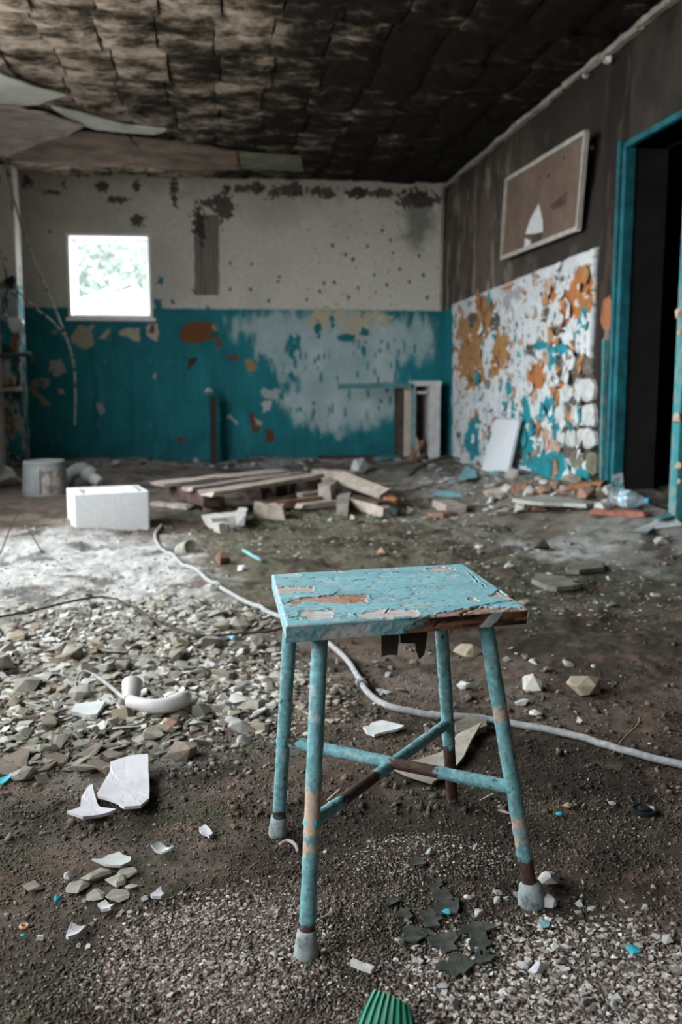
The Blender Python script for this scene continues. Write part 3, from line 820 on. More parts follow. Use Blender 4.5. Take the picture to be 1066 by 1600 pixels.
chip([(100, 207), (170, 190), (300, 180), (420, 180), (405, 205), (330, 212), (200, 203), (140, 212)], pinkw, 0)
chip([(300, 183), (330, 180), (420, 182), (400, 206), (340, 208)], (.40, .19, .11), -.0004)
chip([(160, 240), (262, 236), (275, 262), (200, 275), (165, 264)], (.55, .52, .51), .0002)
chip([(368, 250), (430, 232), (582, 232), (572, 258), (440, 264), (380, 262)], (.54, .48, .46), .0002)
chip([(585, 262), (700, 236), (765, 226), (985, 222), (1010, 250), (700, 275), (540, 300)], (.36, .22, .165), -.0010)
chip([(850, 182), (885, 166), (950, 195), (905, 200)], palec, 0)
chip([(600, 80), (680, 78), (720, 90), (650, 98)], palec, .0002); chip([(700, 105), (730, 107), (735, 115), (700, 116)], (.5, .5, .5), .0002)
chip([(770, 195), (800, 190), (810, 202), (780, 208)], palec, 0); chip([(280, 95), (330, 85), (350, 92), (300, 102)], (.5, .5, .5), .0002)
chip([(890, 228), (915, 222), (912, 252), (885, 258)], (.38, .42, .43), .0004)
S.lay(sstep(.66, .70, fbm(sx * 60, sy * 110, 4, 211)) * .9, palec, 0)
crk = [[(165, 192), (225, 187), (285, 180), (302, 172)], [(300, 178), (380, 180), (465, 177)], [(490, 160), (560, 153), (645, 149)], [(690, 275), (742, 242), (800, 222), (880, 207), (962, 196)],
       [(470, 245), (485, 230)], [(560, 268), (580, 262), (600, 258)], [(330, 245), (340, 248)], [(590, 196), (625, 192)], [(60, 160), (75, 190), (90, 215)], [(180, 122), (215, 118), (260, 119)],
       [(620, 85), (680, 82), (730, 86)], [(770, 95), (800, 130), (830, 150)], [(120, 262), (160, 258)], [(155, 238), (210, 236), (262, 238)], [(880, 165), (905, 180)], [(345, 128), (400, 122)], [(500, 100), (545, 96)]]
for i, cpts in enumerate(crk):
    P = [sq(*p)[:2] for p in cpts]; wd = .0030 if i == 3 else .0014
    dd = sdf_line(sx + sn * .012, sy + sn2 * .01, P, .03)
    S.lay(1 - sstep(wd * .5, wd, dd), (.02, .015, .012), -.003)
    S.d += .0006 * np.exp(-((dd - wd * 2) / .002) ** 2)
for e in (s_, 1 - s_, 1 - t_):                           # worn arris
    S.lay((1 - sstep(.006, .014, e + sn * .03)) * (sn2 > .06) * .8, palec)
edge_d = np.minimum.reduce([s_, 1 - s_, t_, 1 - t_]) * .37
zt = SH - .003 + S.d - .002 * np.clip(1 - edge_d / .004, 0, 1) ** 2
top_i = np.arange(NS * NS).reshape(NS, NS)
Vt = np.column_stack([TP, zt])
# edges: front, right, back, left strips each NB rows deep
TH = .027; NB = 16
VV, FF, CC = [Vt], [grid_faces(NS, NS)[:, ::-1]], [S.c]; off = len(Vt)
def side(idx, key):
    global off
    base = Vt[idx]; n = len(idx); k = np.linspace(0, 1, NB)
    P = np.repeat(base[:, None, :], NB, 1); P[:, :, 2] = base[:, None, 2] * (1 - k) + (SH - TH) * k
    u = np.repeat(np.linspace(0, 1, n)[:, None], NB, 1); kk = np.repeat(k[None], n, 0)
    nn = fbm(u * 18, kk * 3 + 9 * key, 4, 220 + key); n2 = fbm(u * 60, kk * 6, 4, 230 + key)
    c = np.tile(blue * .72, (n * NB, 1)); q = Paint(n * NB, blue * .75); uf, kf, nf_, n2f = u.ravel(), kk.ravel(), nn.ravel(), n2.ravel()
    q.mul(.8 + .4 * n2f)
    if key == 0:                                         # front edge, u runs left to right
        wv = (nf_ - .5) * .12; wk = (n2f - .5) * .3
        q.lay((1 - sstep(.02, .05, abs(uf + wv * .6 - .24) - .055)) * sstep(.1, .2, kf + wk), (.46, .45, .45), -.001)
        q.lay(1 - sstep(-.05, .05, (.46 + .07 * (1 - kf) - uf + wv)), wood_c * (.15 + 1.5 * sstep(.3, .75, fbm(uf * 12, kf * 5 + 2, 5, 241)))[:, None], -.0022)
        q.lay((1 - sstep(.008, .016, abs(uf - .845 + (kf - .5) * .05 + wv * .1) - .016)) , (.34, .36, .37), -.0005)
        q.lay((1 - sstep(.004, .008, abs(uf - .66 + (kf) * .09 + wv * .2))) * (kf < .7), (.02, .012, .01), -.004)
        q.lay((1 - sstep(.1, .2, abs(uf - .485 + (kf - .5) * .1 + wv) * 10)) , blue * .8, .0005)
        q.lay(sstep(.62, .66, n2f) * (uf < .5), (.30, .38, .40))
    elif key == 3:
        q.lay(sstep(.60, .64, nf_) * .8, palec * .8, -.0008)
    else:
        q.lay(sstep(.5, .54, nf_), wood_c * 1.1, -.001)
    out = np.cross([0, 0, 1], (base[-1] - base[0])); out /= np.linalg.norm(out)
    ctr = TP.mean(0); 
    if (base[n // 2][:2] - ctr) @ out[:2] < 0: out = -out
    P = P.reshape(-1, 3) + out * (q.d * np.minimum(1, kf * 3))[:, None] + out * ((n2f - .5) * .0016 * np.minimum(1, kf * 3))[:, None]
    f = grid_faces(n, NB) + off
    VV.append(P); FF.append(f); CC.append(q.c); off += len(P)
    return np.arange(off - len(P), off).reshape(n, NB)[:, -1]
b0 = side(top_i[:, -1], 0); b1 = side(top_i[-1, ::-1], 1); b2 = side(top_i[::-1, 0], 2); b3 = side(top_i[0, :], 3)
bot = np.array([[*A_, SH - TH], [*B_, SH - TH], [*C_, SH - TH], [*D_, SH - TH]])
VV.append(bot); CC.append(np.tile(wood_c * .6, (4, 1))); FF.append(np.array([[off, off + 1, off + 2, off + 3]])); off += 4
obj('seat', np.concatenate(VV), np.concatenate(FF), seat_m, stool, cols=np.concatenate(CC), smooth=False)
# plywood splinter hanging below the seat
ply = mat('dark_plywood', (.055, .036, .028), .9, .4, 20, .002, 80)
def vface(pts, Y): return [ony(400 + x / 2.317, 850 + y / 2.317, Y) for x, y in pts]
for pts, Y, sd_ in (([(455, 290), (520, 292), (518, 345), (512, 402), (480, 400), (455, 408)], 1.50, 1), ([(520, 290), (625, 290), (618, 350), (610, 400), (592, 418), (580, 385), (578, 360), (525, 358)], 1.515, 2)):
    V, Fc = sheet_data(vface(pts, Y), .005, curl=.004, seed=sd_, rings=2, normal=(0, -1, 0))
    obj('hanging_plywood', V, Fc, ply, stool)

# legs: painted pipe with chips, pale scars and rust
leg_m = mat('painted_pipe', attr=True, var=.22, scale=90, bump=.0025, bscale=150, rough=.65, spec=.3)
rust = np.array([.060, .032, .022])
legblue = np.array([.15, .325, .35])
def painted_pipe(name, p1, p2, r, seed, scars=(), rusts=(), parent=None, amp=.0009):
    """scars/rusts: (start, end) as fractions of the length, from p1"""
    p1, p2 = np.asarray(p1, float), np.asarray(p2, float); L_ = np.linalg.norm(p2 - p1); d = (p2 - p1) / L_
    u, v = frame_of(d); nl, na = int(L_ / .0025) + 2, 40
    l, a = np.meshgrid(np.linspace(0, 1, nl), np.arange(na) * 2 * math.pi / na, indexing='ij'); l, a = l.ravel(), a.ravel()
    ca, sa = np.cos(a), np.sin(a)
    def n3(fa, fl, sd):
        v = (fbm(ca * fa + 7.1 * seed, l * L_ * fl, 4, sd) - .5) * 1.0 + (fbm(sa * fa + 3.3 * seed, l * L_ * fl + 31.7, 4, sd + 7) - .5)
        return .5 + v * .75
    n1 = n3(1.3, 60, 300 + seed); n2 = n3(3.5, 150, 320 + seed)
    q = Paint(len(l), legblue); q.mul(.72 + .6 * n2); q.d += (n1 - .5) * .0045
    q.lay(sstep(.58, .66, n2) * .45, (.22, .46, .5))
    q.lay(sstep(.66, .70, n1) * .8, (.33, .40, .40), -.0005)
    q.lay(sstep(.80, .82, n3(2.2, 80, 345 + seed)) * .9, (.06, .04, .035), -.0012)
    for s0, s1 in scars:
        e = np.minimum(l - s0, s1 - l) * L_ + (n2 - .5) * .03
        q.lay(sstep(-.002, .002, e) * (ca > -.6), (.50, .38, .30), -.0008)
    for s0, s1 in rusts:
        e = np.minimum(l - s0, s1 - l) * L_ + (n2 - .5) * .03
        q.lay(sstep(-.002, .002, e), rust * (.2 + 1.7 * n3(3, 90, 360 + seed))[:, None], -.001)
    R = (r + q.d * amp / .0009 * .6)
    P = p1 + (p2 - p1) * l[:, None] + R[:, None] * (ca[:, None] * u + sa[:, None] * v)
    i, k = np.meshgrid(np.arange(nl - 1), np.arange(na), indexing='ij'); i, k = i.ravel(), k.ravel(); k2 = (k + 1) % na
    f = np.stack([i * na + k, i * na + k2, (i + 1) * na + k2, (i + 1) * na + k], 1)
    return obj(name, P, f, leg_m, parent, cols=q.c, smooth=True)
LR = .0122
ztop = SH - TH + .004
feetpx = dict(fl=(479, 1482), fr=(831, 1402), bl=(435, 1296), br=(707, 1246))
toppx = dict(fl=(500, 1000), fr=(760, 982), bl=(452, 1000), br=(690, 984))
legs = {}
foot_m = mat('worn_rubber_foot', (.34, .39, .40), .9, .3, 60, .003, 160, col2=(.13, .135, .13), thr=(.33, .52))
for k in feetpx:
    p0 = onz(*feetpx[k], .012)
    yt = dict(fl=1.375, fr=1.41, bl=1.60, br=1.63)[k]; (fx_, fy_), (tx_, ty_) = feetpx[k], toppx[k]
    p1 = min((onz(tx_ + (tx_ - fx_) * e, ty_ + (ty_ - fy_) * e, ztop) for e in np.linspace(-.1, .8, 400)), key=lambda p: abs(p[1] - yt))
    sc_, ru_ = dict(fl=([(.355, .50), (.30, .335)], [(.03, .075)]), fr=([(.66, .70), (.27, .30), (.20, .23)], [(.045, .15)]), bl=([], [(.03, .09)]), br=([], [(.0, .27)]))[k]
    lg = painted_pipe('leg', p0, p1, LR, len(legs) + 1, sc_, ru_, stool)
    # rubber foot: a flared worn cap
    d = (p1 - p0) / np.linalg.norm(p1 - p0); big = 1.25 if k == 'fr' else 1.0
    V, Fc = lathe_data([(.0172 * big, -.014), (.0182 * big, -.009), (.0178 * big, .002), (.0163 * big, .012), (.0152 * big, .020), (.0144, .027), (.0126, .0275)], 28)
    rz = np.random.default_rng(len(legs)); V = V * (1 + (fbm(V[:, 0] * 90 + len(legs), V[:, 1] * 90 + V[:, 2] * 60, 3, 380)[:, None] - .5) * .12)
    u, v = frame_of(np.array([d[0] * .5, d[1] * .5, 1.0])); w = np.cross(u, v)
    if k != 'br':
        ft = obj('rubber_foot', p0 + V[:, :1] * u + V[:, 1:2] * v + V[:, 2:3] * w * (1 if w[2] > 0 else -1), Fc, foot_m, None, smooth=True)
        ft.parent = lg; ft.matrix_parent_inverse = Matrix.Identity(4)
        me = ft.data; co = np.empty(len(me.vertices) * 3, np.float32); me.vertices.foreach_get('co', co); co = co.reshape(-1, 3) - np.array(stool.location); me.vertices.foreach_set('co', co.ravel()); me.update()
    legs[k] = (p0, p1)
def onleg(k, py):
    """point of a leg's axis at a photo row"""
    p0, p1 = legs[k]
    best, bt = 1e9, 0
    for t in np.linspace(0, 1, 400):
        p = p0 + (p1 - p0) * t; d = p - CAM; y = CY - F * (d @ up) / (d @ fw)
        if abs(y - py) < best: best, bt = abs(y - py), t
    return p0 + (p1 - p0) * bt
painted_pipe('cross_bar', onleg('bl', 1157), onleg('fr', 1231), .0108, 11, [], [(.505, .70), (.0, .06)], stool, .0013)
painted_pipe('cross_bar', onleg('fl', 1286), onleg('br', 1130) + np.array([0, 0, -.0]), .0100, 12, [], [(.17, .40)], stool)
for k, py in (('bl', 1157), ('fr', 1231), ('fl', 1286), ('br', 1130)):
    p = onleg(k, py); V, Fc = chunk(int(py), 1.0, 40); obj('weld_bead', place(V, p, (0, 0, 0), .0155), Fc, mat('weld_paint', (.10, .34, .40), .6, .3, 60), stool, smooth=True)

# ================================================================== NAMED THINGS ON THE FLOOR
white_pl = mat('white_plaster', (.62, .63, .62), .85, .12, 30, .003, 60)
polyst = mat('white_foam', (.66, .67, .67), .9, .07, 60, .003, 90)
ceram = mat('white_ceramic', (.52, .51, .53), .5, .1, 12, .001, 40)
wood_grey = mat('weathered_wood', (.36, .32, .29), .85, .25, 12, .002, 40, col2=(.20, .165, .145))
wood_pale = mat('pale_wood', (.46, .40, .35), .85, .2, 14, .002, 40, col2=(.30, .24, .2))
wood_dark = mat('dark_wood', (.075, .05, .04), .9, .4, 12, .003, 40)
wood_brown = mat('brown_wood', (.23, .14, .095), .9, .3, 14, .003, 50)
plastic_w = mat('dusty_white_plastic', (.60, .58, .57), .5, .14, 14, .0006, 80, col2=(.46, .43, .41))
plastic_g = mat('dusty_grey_plastic', (.25, .26, .26), .6, .2, 10, .001, 60)
black_rb = mat('black_rubber', (.018, .018, .02), .6, .3, 20)
wire_m = mat('dark_wire', (.035, .026, .022), .7, .3, 40)
hose_m = mat('grey_hose', (.37, .37, .365), .7, .15, 60, .002, 120, col2=(.22, .22, .22))
teal_flake = mat('teal_paint_flake', (.04, .33, .40), .6, .2, 40)

# white foam box with a rectangular recess in the lid
def foam_box():
    fl_, fr_ = fp(117, 825), fp(238, 826)
    w = fr_[0] - fl_[0]; zb = min(fl_[2], fr_[2]) - .012
    t = thing('foam_box', 'white foam box with rectangular groove in its lid beside the planks', 'box', ((fl_[0] + fr_[0]) / 2, fl_[1] + .16, zb))
    hgt = .225
    ux = np.array([fr_[0] - fl_[0], fr_[1] - fl_[1] + .02]); ux /= np.linalg.norm(ux); uy = np.array([-ux[1], ux[0]])
    o = np.array([fl_[0], fl_[1]]); D = .36
    def loc(a, b, z): p = o + ux * a + uy * b; return (p[0], p[1], zb + z)
    bm_ = bmesh.new()
    nx, ny = 24, 16; xs, ys_ = np.linspace(0, w, nx), np.linspace(0, D, ny)
    V, Fc = [], []
    r = np.random.default_rng(2)
    def inring(a, b):
        da = min(a, w - a); db = min(b, D - b); e = min(da - .06, db - .055)
        return 0 <= e
    gxs = np.array([0, .03, .06, .075, w - .075, w - .06, w - .03, w]); gys = np.array([0, .035, .06, .085, D - .085, D - .06, D - .03, D])
    zz = np.zeros((8, 8)); 
    for i in range(8):
        for j in range(8):
            ring_ = (2 <= i <= 5 and 2 <= j <= 5) and not (3 <= i <= 4 and 3 <= j <= 4)
            zz[i, j] = hgt - (.02 if 2 <= i <= 5 and 2 <= j <= 5 else 0)
    m_ = MB()
    m_.add([loc(*p) for p in [(0, 0, 0), (w, 0, 0), (w, D, 0), (0, D, 0), (0, 0, hgt), (w, 0, hgt), (w, D, hgt), (0, D, hgt)]], [(0, 3, 2, 1), (0, 1, 5, 4), (1, 2, 6, 5), (2, 3, 7, 6), (3, 0, 4, 7)])
    a0, a1, b0_, b1_ = .06, w - .07, .05, D - .045; g = .035
    rect = lambda e, z: [loc(a0 + e, b0_ + e, z), loc(a1 - e, b0_ + e, z), loc(a1 - e, b1_ - e, z), loc(a0 + e, b1_ - e, z)]
    out = [loc(0, 0, hgt), loc(w, 0, hgt), loc(w, D, hgt), loc(0, D, hgt)]
    V = out + rect(0, hgt) + rect(.004, hgt - .06) + rect(g, hgt - .06) + rect(g + .003, hgt - .002)
    Fc = []
    for k in range(4):
        for i in range(4):
            j = (i + 1) % 4; Fc.append((k * 4 + i, k * 4 + j, k * 4 + 4 + j, k * 4 + 4 + i))
    Fc.append((16, 17, 18, 19))
    m_.add(V, Fc)
    b = m_.make('box_body', polyst, t, bevel=.008, seg=2)
    r_ = loc(w - .05, .03, hgt - .001); 
    m2 = MB().add([loc(w - .055, .05, hgt - .004), loc(w - .03, .05, hgt - .004), loc(w - .02, D - .08, hgt - .004), loc(w - .045, D - .08, hgt - .004),
                   loc(w - .055, .05, hgt + .003), loc(w - .03, .05, hgt + .003), loc(w - .02, D - .08, hgt + .003), loc(w - .045, D - .08, hgt + .003)],
                  [(0, 3, 2, 1), (4, 5, 6, 7), (0, 1, 5, 4), (1, 2, 6, 5), (2, 3, 7, 6), (3, 0, 4, 7)])
    m2.make('lid_strip', mat('grey_lid_strip', (.3, .31, .32), .8), t)
    m3 = MB(); V, Fc = chunk(41, .8); m3.add(place(V, loc(w - .06, -.012, .004), sc=.02), Fc)
    return t
foam_box()

# bucket with paper label
bp_ = fp(66, 776); BR = .125 * 62 / 62
bk = thing('bucket', 'upturned grey plastic bucket with faded label by the back left corner', 'bucket', (bp_[0], bp_[1] + .13, bp_[2] - .02))
c = np.array(bk.location); bh = .265; r0, r1 = .158, .143
V, Fc = lathe_data([(r0, 0), (r0 + .004, .004), (r0 + .004, .018), (r0, .022), (r0 - .001, .06), (r1 + .002, bh - .03), (r1 + .004, bh - .012), (r1 - .004, bh), (r1 - .016, bh), (r1 - .02, bh - .008)], 40)
obj('bucket_body', V + c, Fc, plastic_g, bk, smooth=False)
def arcpanel(a0, a1, z0, z1, ra, rb, m, name, parent, cen):
    n = 12; V, Fc = [], []
    for i in range(n + 1):
        a = a0 + (a1 - a0) * i / n
        for z, r in ((z0, ra), (z1, rb)):
            V += [(r * math.cos(a), r * math.sin(a), z), ((r + .0015) * math.cos(a), (r + .0015) * math.sin(a), z)]
    for i in range(n):
        o = i * 4; Fc += [(o + 1, o + 5, o + 7, o + 3), (o + 3, o + 7, o + 6, o + 2), (o, o + 4, o + 5, o + 1)]
    return obj(name, np.array(V) + cen, Fc, m, parent)
arcpanel(math.radians(-88), math.radians(-30), .045, .20, r0 + .000, r1 + .005, mat('faded_label', (.36, .33, .31), .8, .3, 22, col2=(.15, .12, .11), thr=(.42, .55)), 'bucket_label', bk, c)
arcpanel(math.radians(-93), math.radians(-89.5), .04, .21, r0 + .000, r1 + .005, black_rb, 'bucket_label_edge', bk, c)

# pipe elbow
e0 = fp(128, 757, .0); el = thing('pipe_elbow', 'dusty white plastic pipe elbow lying behind the foam box', 'pipe', e0)
c = np.array(el.location) + np.array([0, .0, .065])
path = [c + np.array([-.11, .0, -.02]), c + np.array([-.07, 0, .025]), c + np.array([-.0, -.01, .055]), c + np.array([.06, -.03, .02]), c + np.array([.09, -.05, -.025])]
tube('elbow_body', spline(path, 6), .052, plastic_g, el, 20)
V, Fc = lathe_data([(.05, -.03), (.063, -.03), (.063, .03), (.05, .03), (.046, .02), (.046, -.02)], 24); obj('elbow_collar', place(V, path[3], (0, 2.3, -.3)), Fc, mat('collar', (.36, .37, .37), .6), el, smooth=False)
V, Fc = lathe_data([(.04, -.045), (.045, -.04), (.045, .04), (.04, .045)], 24); obj('elbow_stub', place(V, path[4] + np.array([.025, -.02, 0]), (0, 2.1, -.5)), Fc, plastic_w, el, smooth=False)
V, Fc = lathe_data([(.045, -.02), (.066, -.02), (.066, .015), (.045, .015)], 24); obj('elbow_collar', place(V, path[1] + np.array([-.03, 0, -.03]), (0, 1.0, 0)), Fc, plastic_g, el, smooth=False)

# hose from the foam box to the right edge
hp = [fp(x, y, .012) for x, y in [(252, 824), (243, 838), (250, 858), (282, 883), (320, 906), (337, 916), (375, 940), (432, 966), (480, 990), (516, 1012), (545, 1040), (562, 1066), (575, 1088), (605, 1109), (650, 1120), (700, 1125), (760, 1130), (830, 1142), (900, 1157), (980, 1181), (1070, 1204), (1180, 1236), (1290, 1262)]]
hs = spline(hp, 7); hs[:, 2] = np.maximum(fh(hs[:, 0], hs[:, 1]) + .009, hs[:, 2] * .5 + .5 * (fh(hs[:, 0], hs[:, 1]) + .010))
hose = thing('hose', 'long pale grey hose snaking from the foam box behind the stool legs', 'hose', hs[0])
tube('hose_tube', hs, .0086, hose_m, hose, 14)
for i in (int(len(hs) * 11 / 21.5), int(len(hs) * 5 / 21.2)):
    d = hs[i + 1] - hs[i - 1]; V, Fc = tube_data([hs[i] - d * .35, hs[i] + d * .35], .0145, 14); cl = obj('hose_clip', V, Fc, hose_m, hose)
    V, Fc = chunk(i, 1, 20); obj('clip_lug', place(V, hs[i] + np.array([-.012, -.008, .006]), sc=.010), Fc, hose_m, hose)

# telephone handset with cord
hb = fp(238, 1100); ph = thing('telephone_handset', 'grey white telephone handset lying in the rubble with a torn cord', 'telephone', hb)
def P2(x, y, z): return onz(x, y, float(hb[2]) + z)
path = spline([P2(203, 1098, .022), P2(222, 1104, .022), P2(240, 1106, .024), P2(262, 1104, .026), P2(280, 1098, .028), P2(292, 1090, .030)], 6)
n = len(path); rad = np.interp(np.linspace(0, 1, n), [0, .15, .5, .85, 1], [.016, .018, .0185, .022, .015])
V, Fc = tube_data(path, rad, 16); V[:, 2] = hb[2] + .004 + (V[:, 2] - hb[2]) * 1.0
obj('handle', V, Fc, plastic_w, ph, smooth=True)
ear0, ear1 = P2(204, 1096, .020), P2(207, 1066, .050)
V, Fc = tube_data(spline([ear0, ear0 * .6 + ear1 * .4, ear0 * .25 + ear1 * .75, ear1], 4), np.interp(np.linspace(0, 1, 13), [0, .4, .8, .95, 1], [.020, .024, .027, .0275, .024]), 20)
obj('earpiece', V, Fc, plastic_w, ph, smooth=True)
V, Fc = lathe_data([(.0, -.003), (.024, -.003), (.0265, .001), (.025, .005), (.012, .006), (.0, .006)][1:5], 22)
obj('mouthpiece', place(V, P2(270, 1092, .041), (.35, .05, 0)), Fc, plastic_w, ph, smooth=True)
for dx in (-3, 2): 
    V, Fc = beam_data(P2(259 + dx, 1091, .0475), P2(258 + dx, 1087, .0475), .003, .002); obj('mouthpiece_slot', V, Fc, black_rb, ph)
V, Fc = lathe_data([(.010, 0), (.014, .002), (.014, .018), (.010, .02)], 16); obj('cord_grommet', place(V, P2(196, 1101, .010), (0, -1.2, .4)), Fc, mat('grey_grommet', (.22, .2, .2), .7), ph, smooth=True)
cp = [fp(197, 1101, .012), fp(186, 1093, .015), fp(170, 1083, .022), fp(152, 1074, .03), fp(135, 1069, .038), fp(122, 1071, .03), fp(118, 1084, .012), fp(119, 1104, .004)]
cs = spline(cp, 8); cr = np.interp(np.linspace(0, 1, len(cs)), [0, .45, .5, 1], [.0062, .0055, .0022, .002])
tube('cord', cs, cr, mat('cord_grey', (.30, .29, .29), .6, .25, 60), ph, 10)
tube('cord_strand', spline([fp(135, 1069, .036), fp(127, 1075, .03), fp(122, 1090, .01), fp(121, 1098, .004)], 6), .002, mat('cord_grey'), ph, 8)

# ---- sheets, shards, boards given by their outlines on the floor ----
def floor_sheet(name, pts, m, label, cat, thick=.004, curl=.01, lift=.006, seed=0, rag=.002, flat=False, group=None):
    P = [fp(x, y) for x, y in pts]; c = np.mean(P, 0)
    P = np.array(P); P[:, 2] = (P[:, 2] * (0 if flat else .6) + c[2] * (1 if flat else .4))
    P[:, 2] += thick
    V, Fc = sheet_data(P, thick, curl=curl, lift=lift, seed=seed, rag=rag)
    o = obj(name, V - c, Fc, m); o.location = c
    return tag(o, label, cat, group)
def zs(x, y): return (x / 2.538, 1050 + y / 2.538)          # coordinates read off an enlarged detail
floor_sheet('ceramic_shard', [zs(*p) for p in [(440, 410), (500, 400), (590, 393), (593, 470), (592, 540), (560, 585), (495, 600), (470, 565), (420, 540), (388, 515), (420, 460)]], ceram, 'large white ceramic shard with rounded right edge lying in dark soil', 'shard', .006, .022, .012, 1)
floor_sheet('ceramic_shard', [zs(*p) for p in [(268, 592), (320, 565), (345, 500), (368, 490), (385, 545), (400, 568), (462, 575), (400, 600), (330, 618)]], ceram, 'smaller pointed white ceramic shard touching the large one', 'shard', .006, .015, .010, 2)
floor_sheet('plaster_leaf', [zs(*p) for p in [(365, 770), (430, 750), (475, 745), (522, 768), (480, 795), (420, 795)]], mat('grey_white_leaf', (.48, .50, .48), .8, .1, 20), 'leaf shaped grey white flake below the ceramic shards', 'flake', .004, .008, .008, 3)
floor_sheet('plaster_leaf', [zs(*p) for p in [(262, 1080), (285, 1040), (345, 1037), (310, 1072), (272, 1092)]], ceram, 'white pointed flake at the left near the pink sand', 'flake', .005, .012, .008, 4)
floor_sheet('plaster_leaf', [zs(*p) for p in [(790, 640), (815, 632), (845, 665), (830, 675), (800, 660)]], ceram, 'small white oval flake right of the ceramic shards', 'flake', .006, .008, .006, 5)
floor_sheet('plaster_leaf', [zs(*p) for p in [(600, 730), (640, 705), (660, 720), (690, 745), (640, 745)]], mat('grey_white_leaf'), 'curled grey flake on soil between shards and stool', 'flake', .004, .016, .008, 6)
floor_sheet('plaster_leaf', [zs(*p) for p in [(598, 905), (640, 885), (652, 905), (640, 918), (605, 918)]], ceram, 'white square flake on dark soil left of the front stool leg', 'flake', .005, .006, .006, 7)
floor_sheet('plaster_leaf', [zs(*p) for p in [(388, 950), (420, 935), (455, 945), (440, 968), (400, 972)]], mat('grey_white_leaf'), 'pale grey flake below the cracked soil slabs', 'flake', .005, .006, .006, 8)
floor_sheet('plaster_leaf', [zs(*p) for p in [(286, 185), (300, 150), (420, 140), (385, 190), (340, 195)]], mat('grey_white_leaf'), 'flat pale tile piece just below the handset cord', 'tile piece', .010, .004, .006, 9)
floor_sheet('teal_shard', [(-8, 1232), (0, 1222), (18, 1216), (17, 1222), (4, 1232)], mat('cyan_flake', (.05, .42, .52), .6, .1, 20), 'bright cyan paint shard at the left edge of the ground', 'shard', .003, .01, .006, 10)
floor_sheet('paper_scrap', [zs(*p) for p in [(0, 250), (15, 235), (42, 232), (20, 252), (2, 262)]], ceram, 'small white scrap at the left edge among the rubble', 'scrap', .003, .008, .006, 11)
zb = lambda x, y: (400 + x / 2.221, 1100 + y / 2.221)
card = mat('warped_cardboard', (.42, .39, .34), .9, .12, 16, .002, 60, col2=(.28, .24, .19))
floor_sheet('cardboard_sheet', [zb(*p) for p in [(440, 235), (560, 215), (640, 185), (700, 130), (782, 114), (720, 205), (660, 262), (612, 297), (520, 275)]], card, 'warped pale cardboard sheet on the ground under the stool', 'cardboard', .005, .03, .006, 12, flat=True)
floor_sheet('plaster_patch', [zb(*p) for p in [(372, 95), (400, 78), (440, 68), (515, 95), (490, 105), (440, 112), (410, 122), (385, 115)]], white_pl, 'flat white plaster patch under the stool near the hose', 'plaster', .006, .004, .004, 13)
floor_sheet('plaster_patch', [zb(*p) for p in [(690, 90), (740, 65), (800, 85), (800, 105), (740, 128), (695, 130)]], mat('olive_slab', (.16, .15, .12), .9, .3, 14), 'olive grey flat slab behind the right stool legs', 'slab', .016, .004, .004, 14)
zr = lambda x, y: (640 + x / 2.502, 380 + y / 2.502)
floor_sheet('grey_board', [zr(*p) for p in [(400, 1062), (470, 1055), (520, 1025), (640, 1022), (728, 1032), (690, 1066), (600, 1078), (520, 1086), (450, 1085)]], mat('grey_board', (.36, .37, .33), .85, .15, 9, .003, 40), 'large flat grey board lying in front of the peeled wall', 'board', .022, .03, .05, 15, .01, flat=True)
floor_sheet('plaster_flake_sheet', [zr(*p) for p in [(850, 1180), (880, 1140), (940, 1110), (960, 1085), (1040, 1082), (1066, 1110), (960, 1130), (930, 1160)]], mat('bluewhite_flakes', (.46, .50, .49), .85, .2, 20, .004, 50), 'pale bluish flaking plaster sheet by the near door jamb', 'plaster', .008, .03, .012, 16, .01)
floor_sheet('teal_scrap', [zr(*p) for p in [(945, 1110), (960, 1095), (1050, 1075), (1040, 1095), (990, 1110)]], teal_worn, 'worn teal scrap on the pale plaster by the near door jamb', 'scrap', .006, .02, .03, 17)
floor_sheet('teal_scrap', [zr(*p) for p in [(92, 990), (110, 978), (160, 975), (205, 990), (150, 1000)]], mat('pale_teal', (.20, .42, .46), .8, .3, 20), 'light teal flake sheet on moss in front of the white panel', 'scrap', .005, .02, .006, 18, .02)
floor_sheet('teal_scrap', [zr(*p) for p in [(190, 935), (220, 900), (260, 905), (265, 930), (225, 950)]], mat('pale_teal'), 'pale teal crumpled scrap left of the leaning white panel', 'scrap', .005, .04, .02, 19)
floor_sheet('moss_slab', [(834, 910), (850, 904), (895, 912), (907, 922), (870, 927), (842, 918)], mat('olive_slab'), 'flat mossy stone slab on the ground right of the stool seat', 'slab', .02, .004, .002, 20, .02)
floor_sheet('moss_slab', [(884, 893), (905, 884), (940, 886), (945, 894), (905, 900)], mat('olive_slab'), 'smaller mossy slab behind the flat one right of the seat', 'slab', .02, .004, .002, 21, .02)

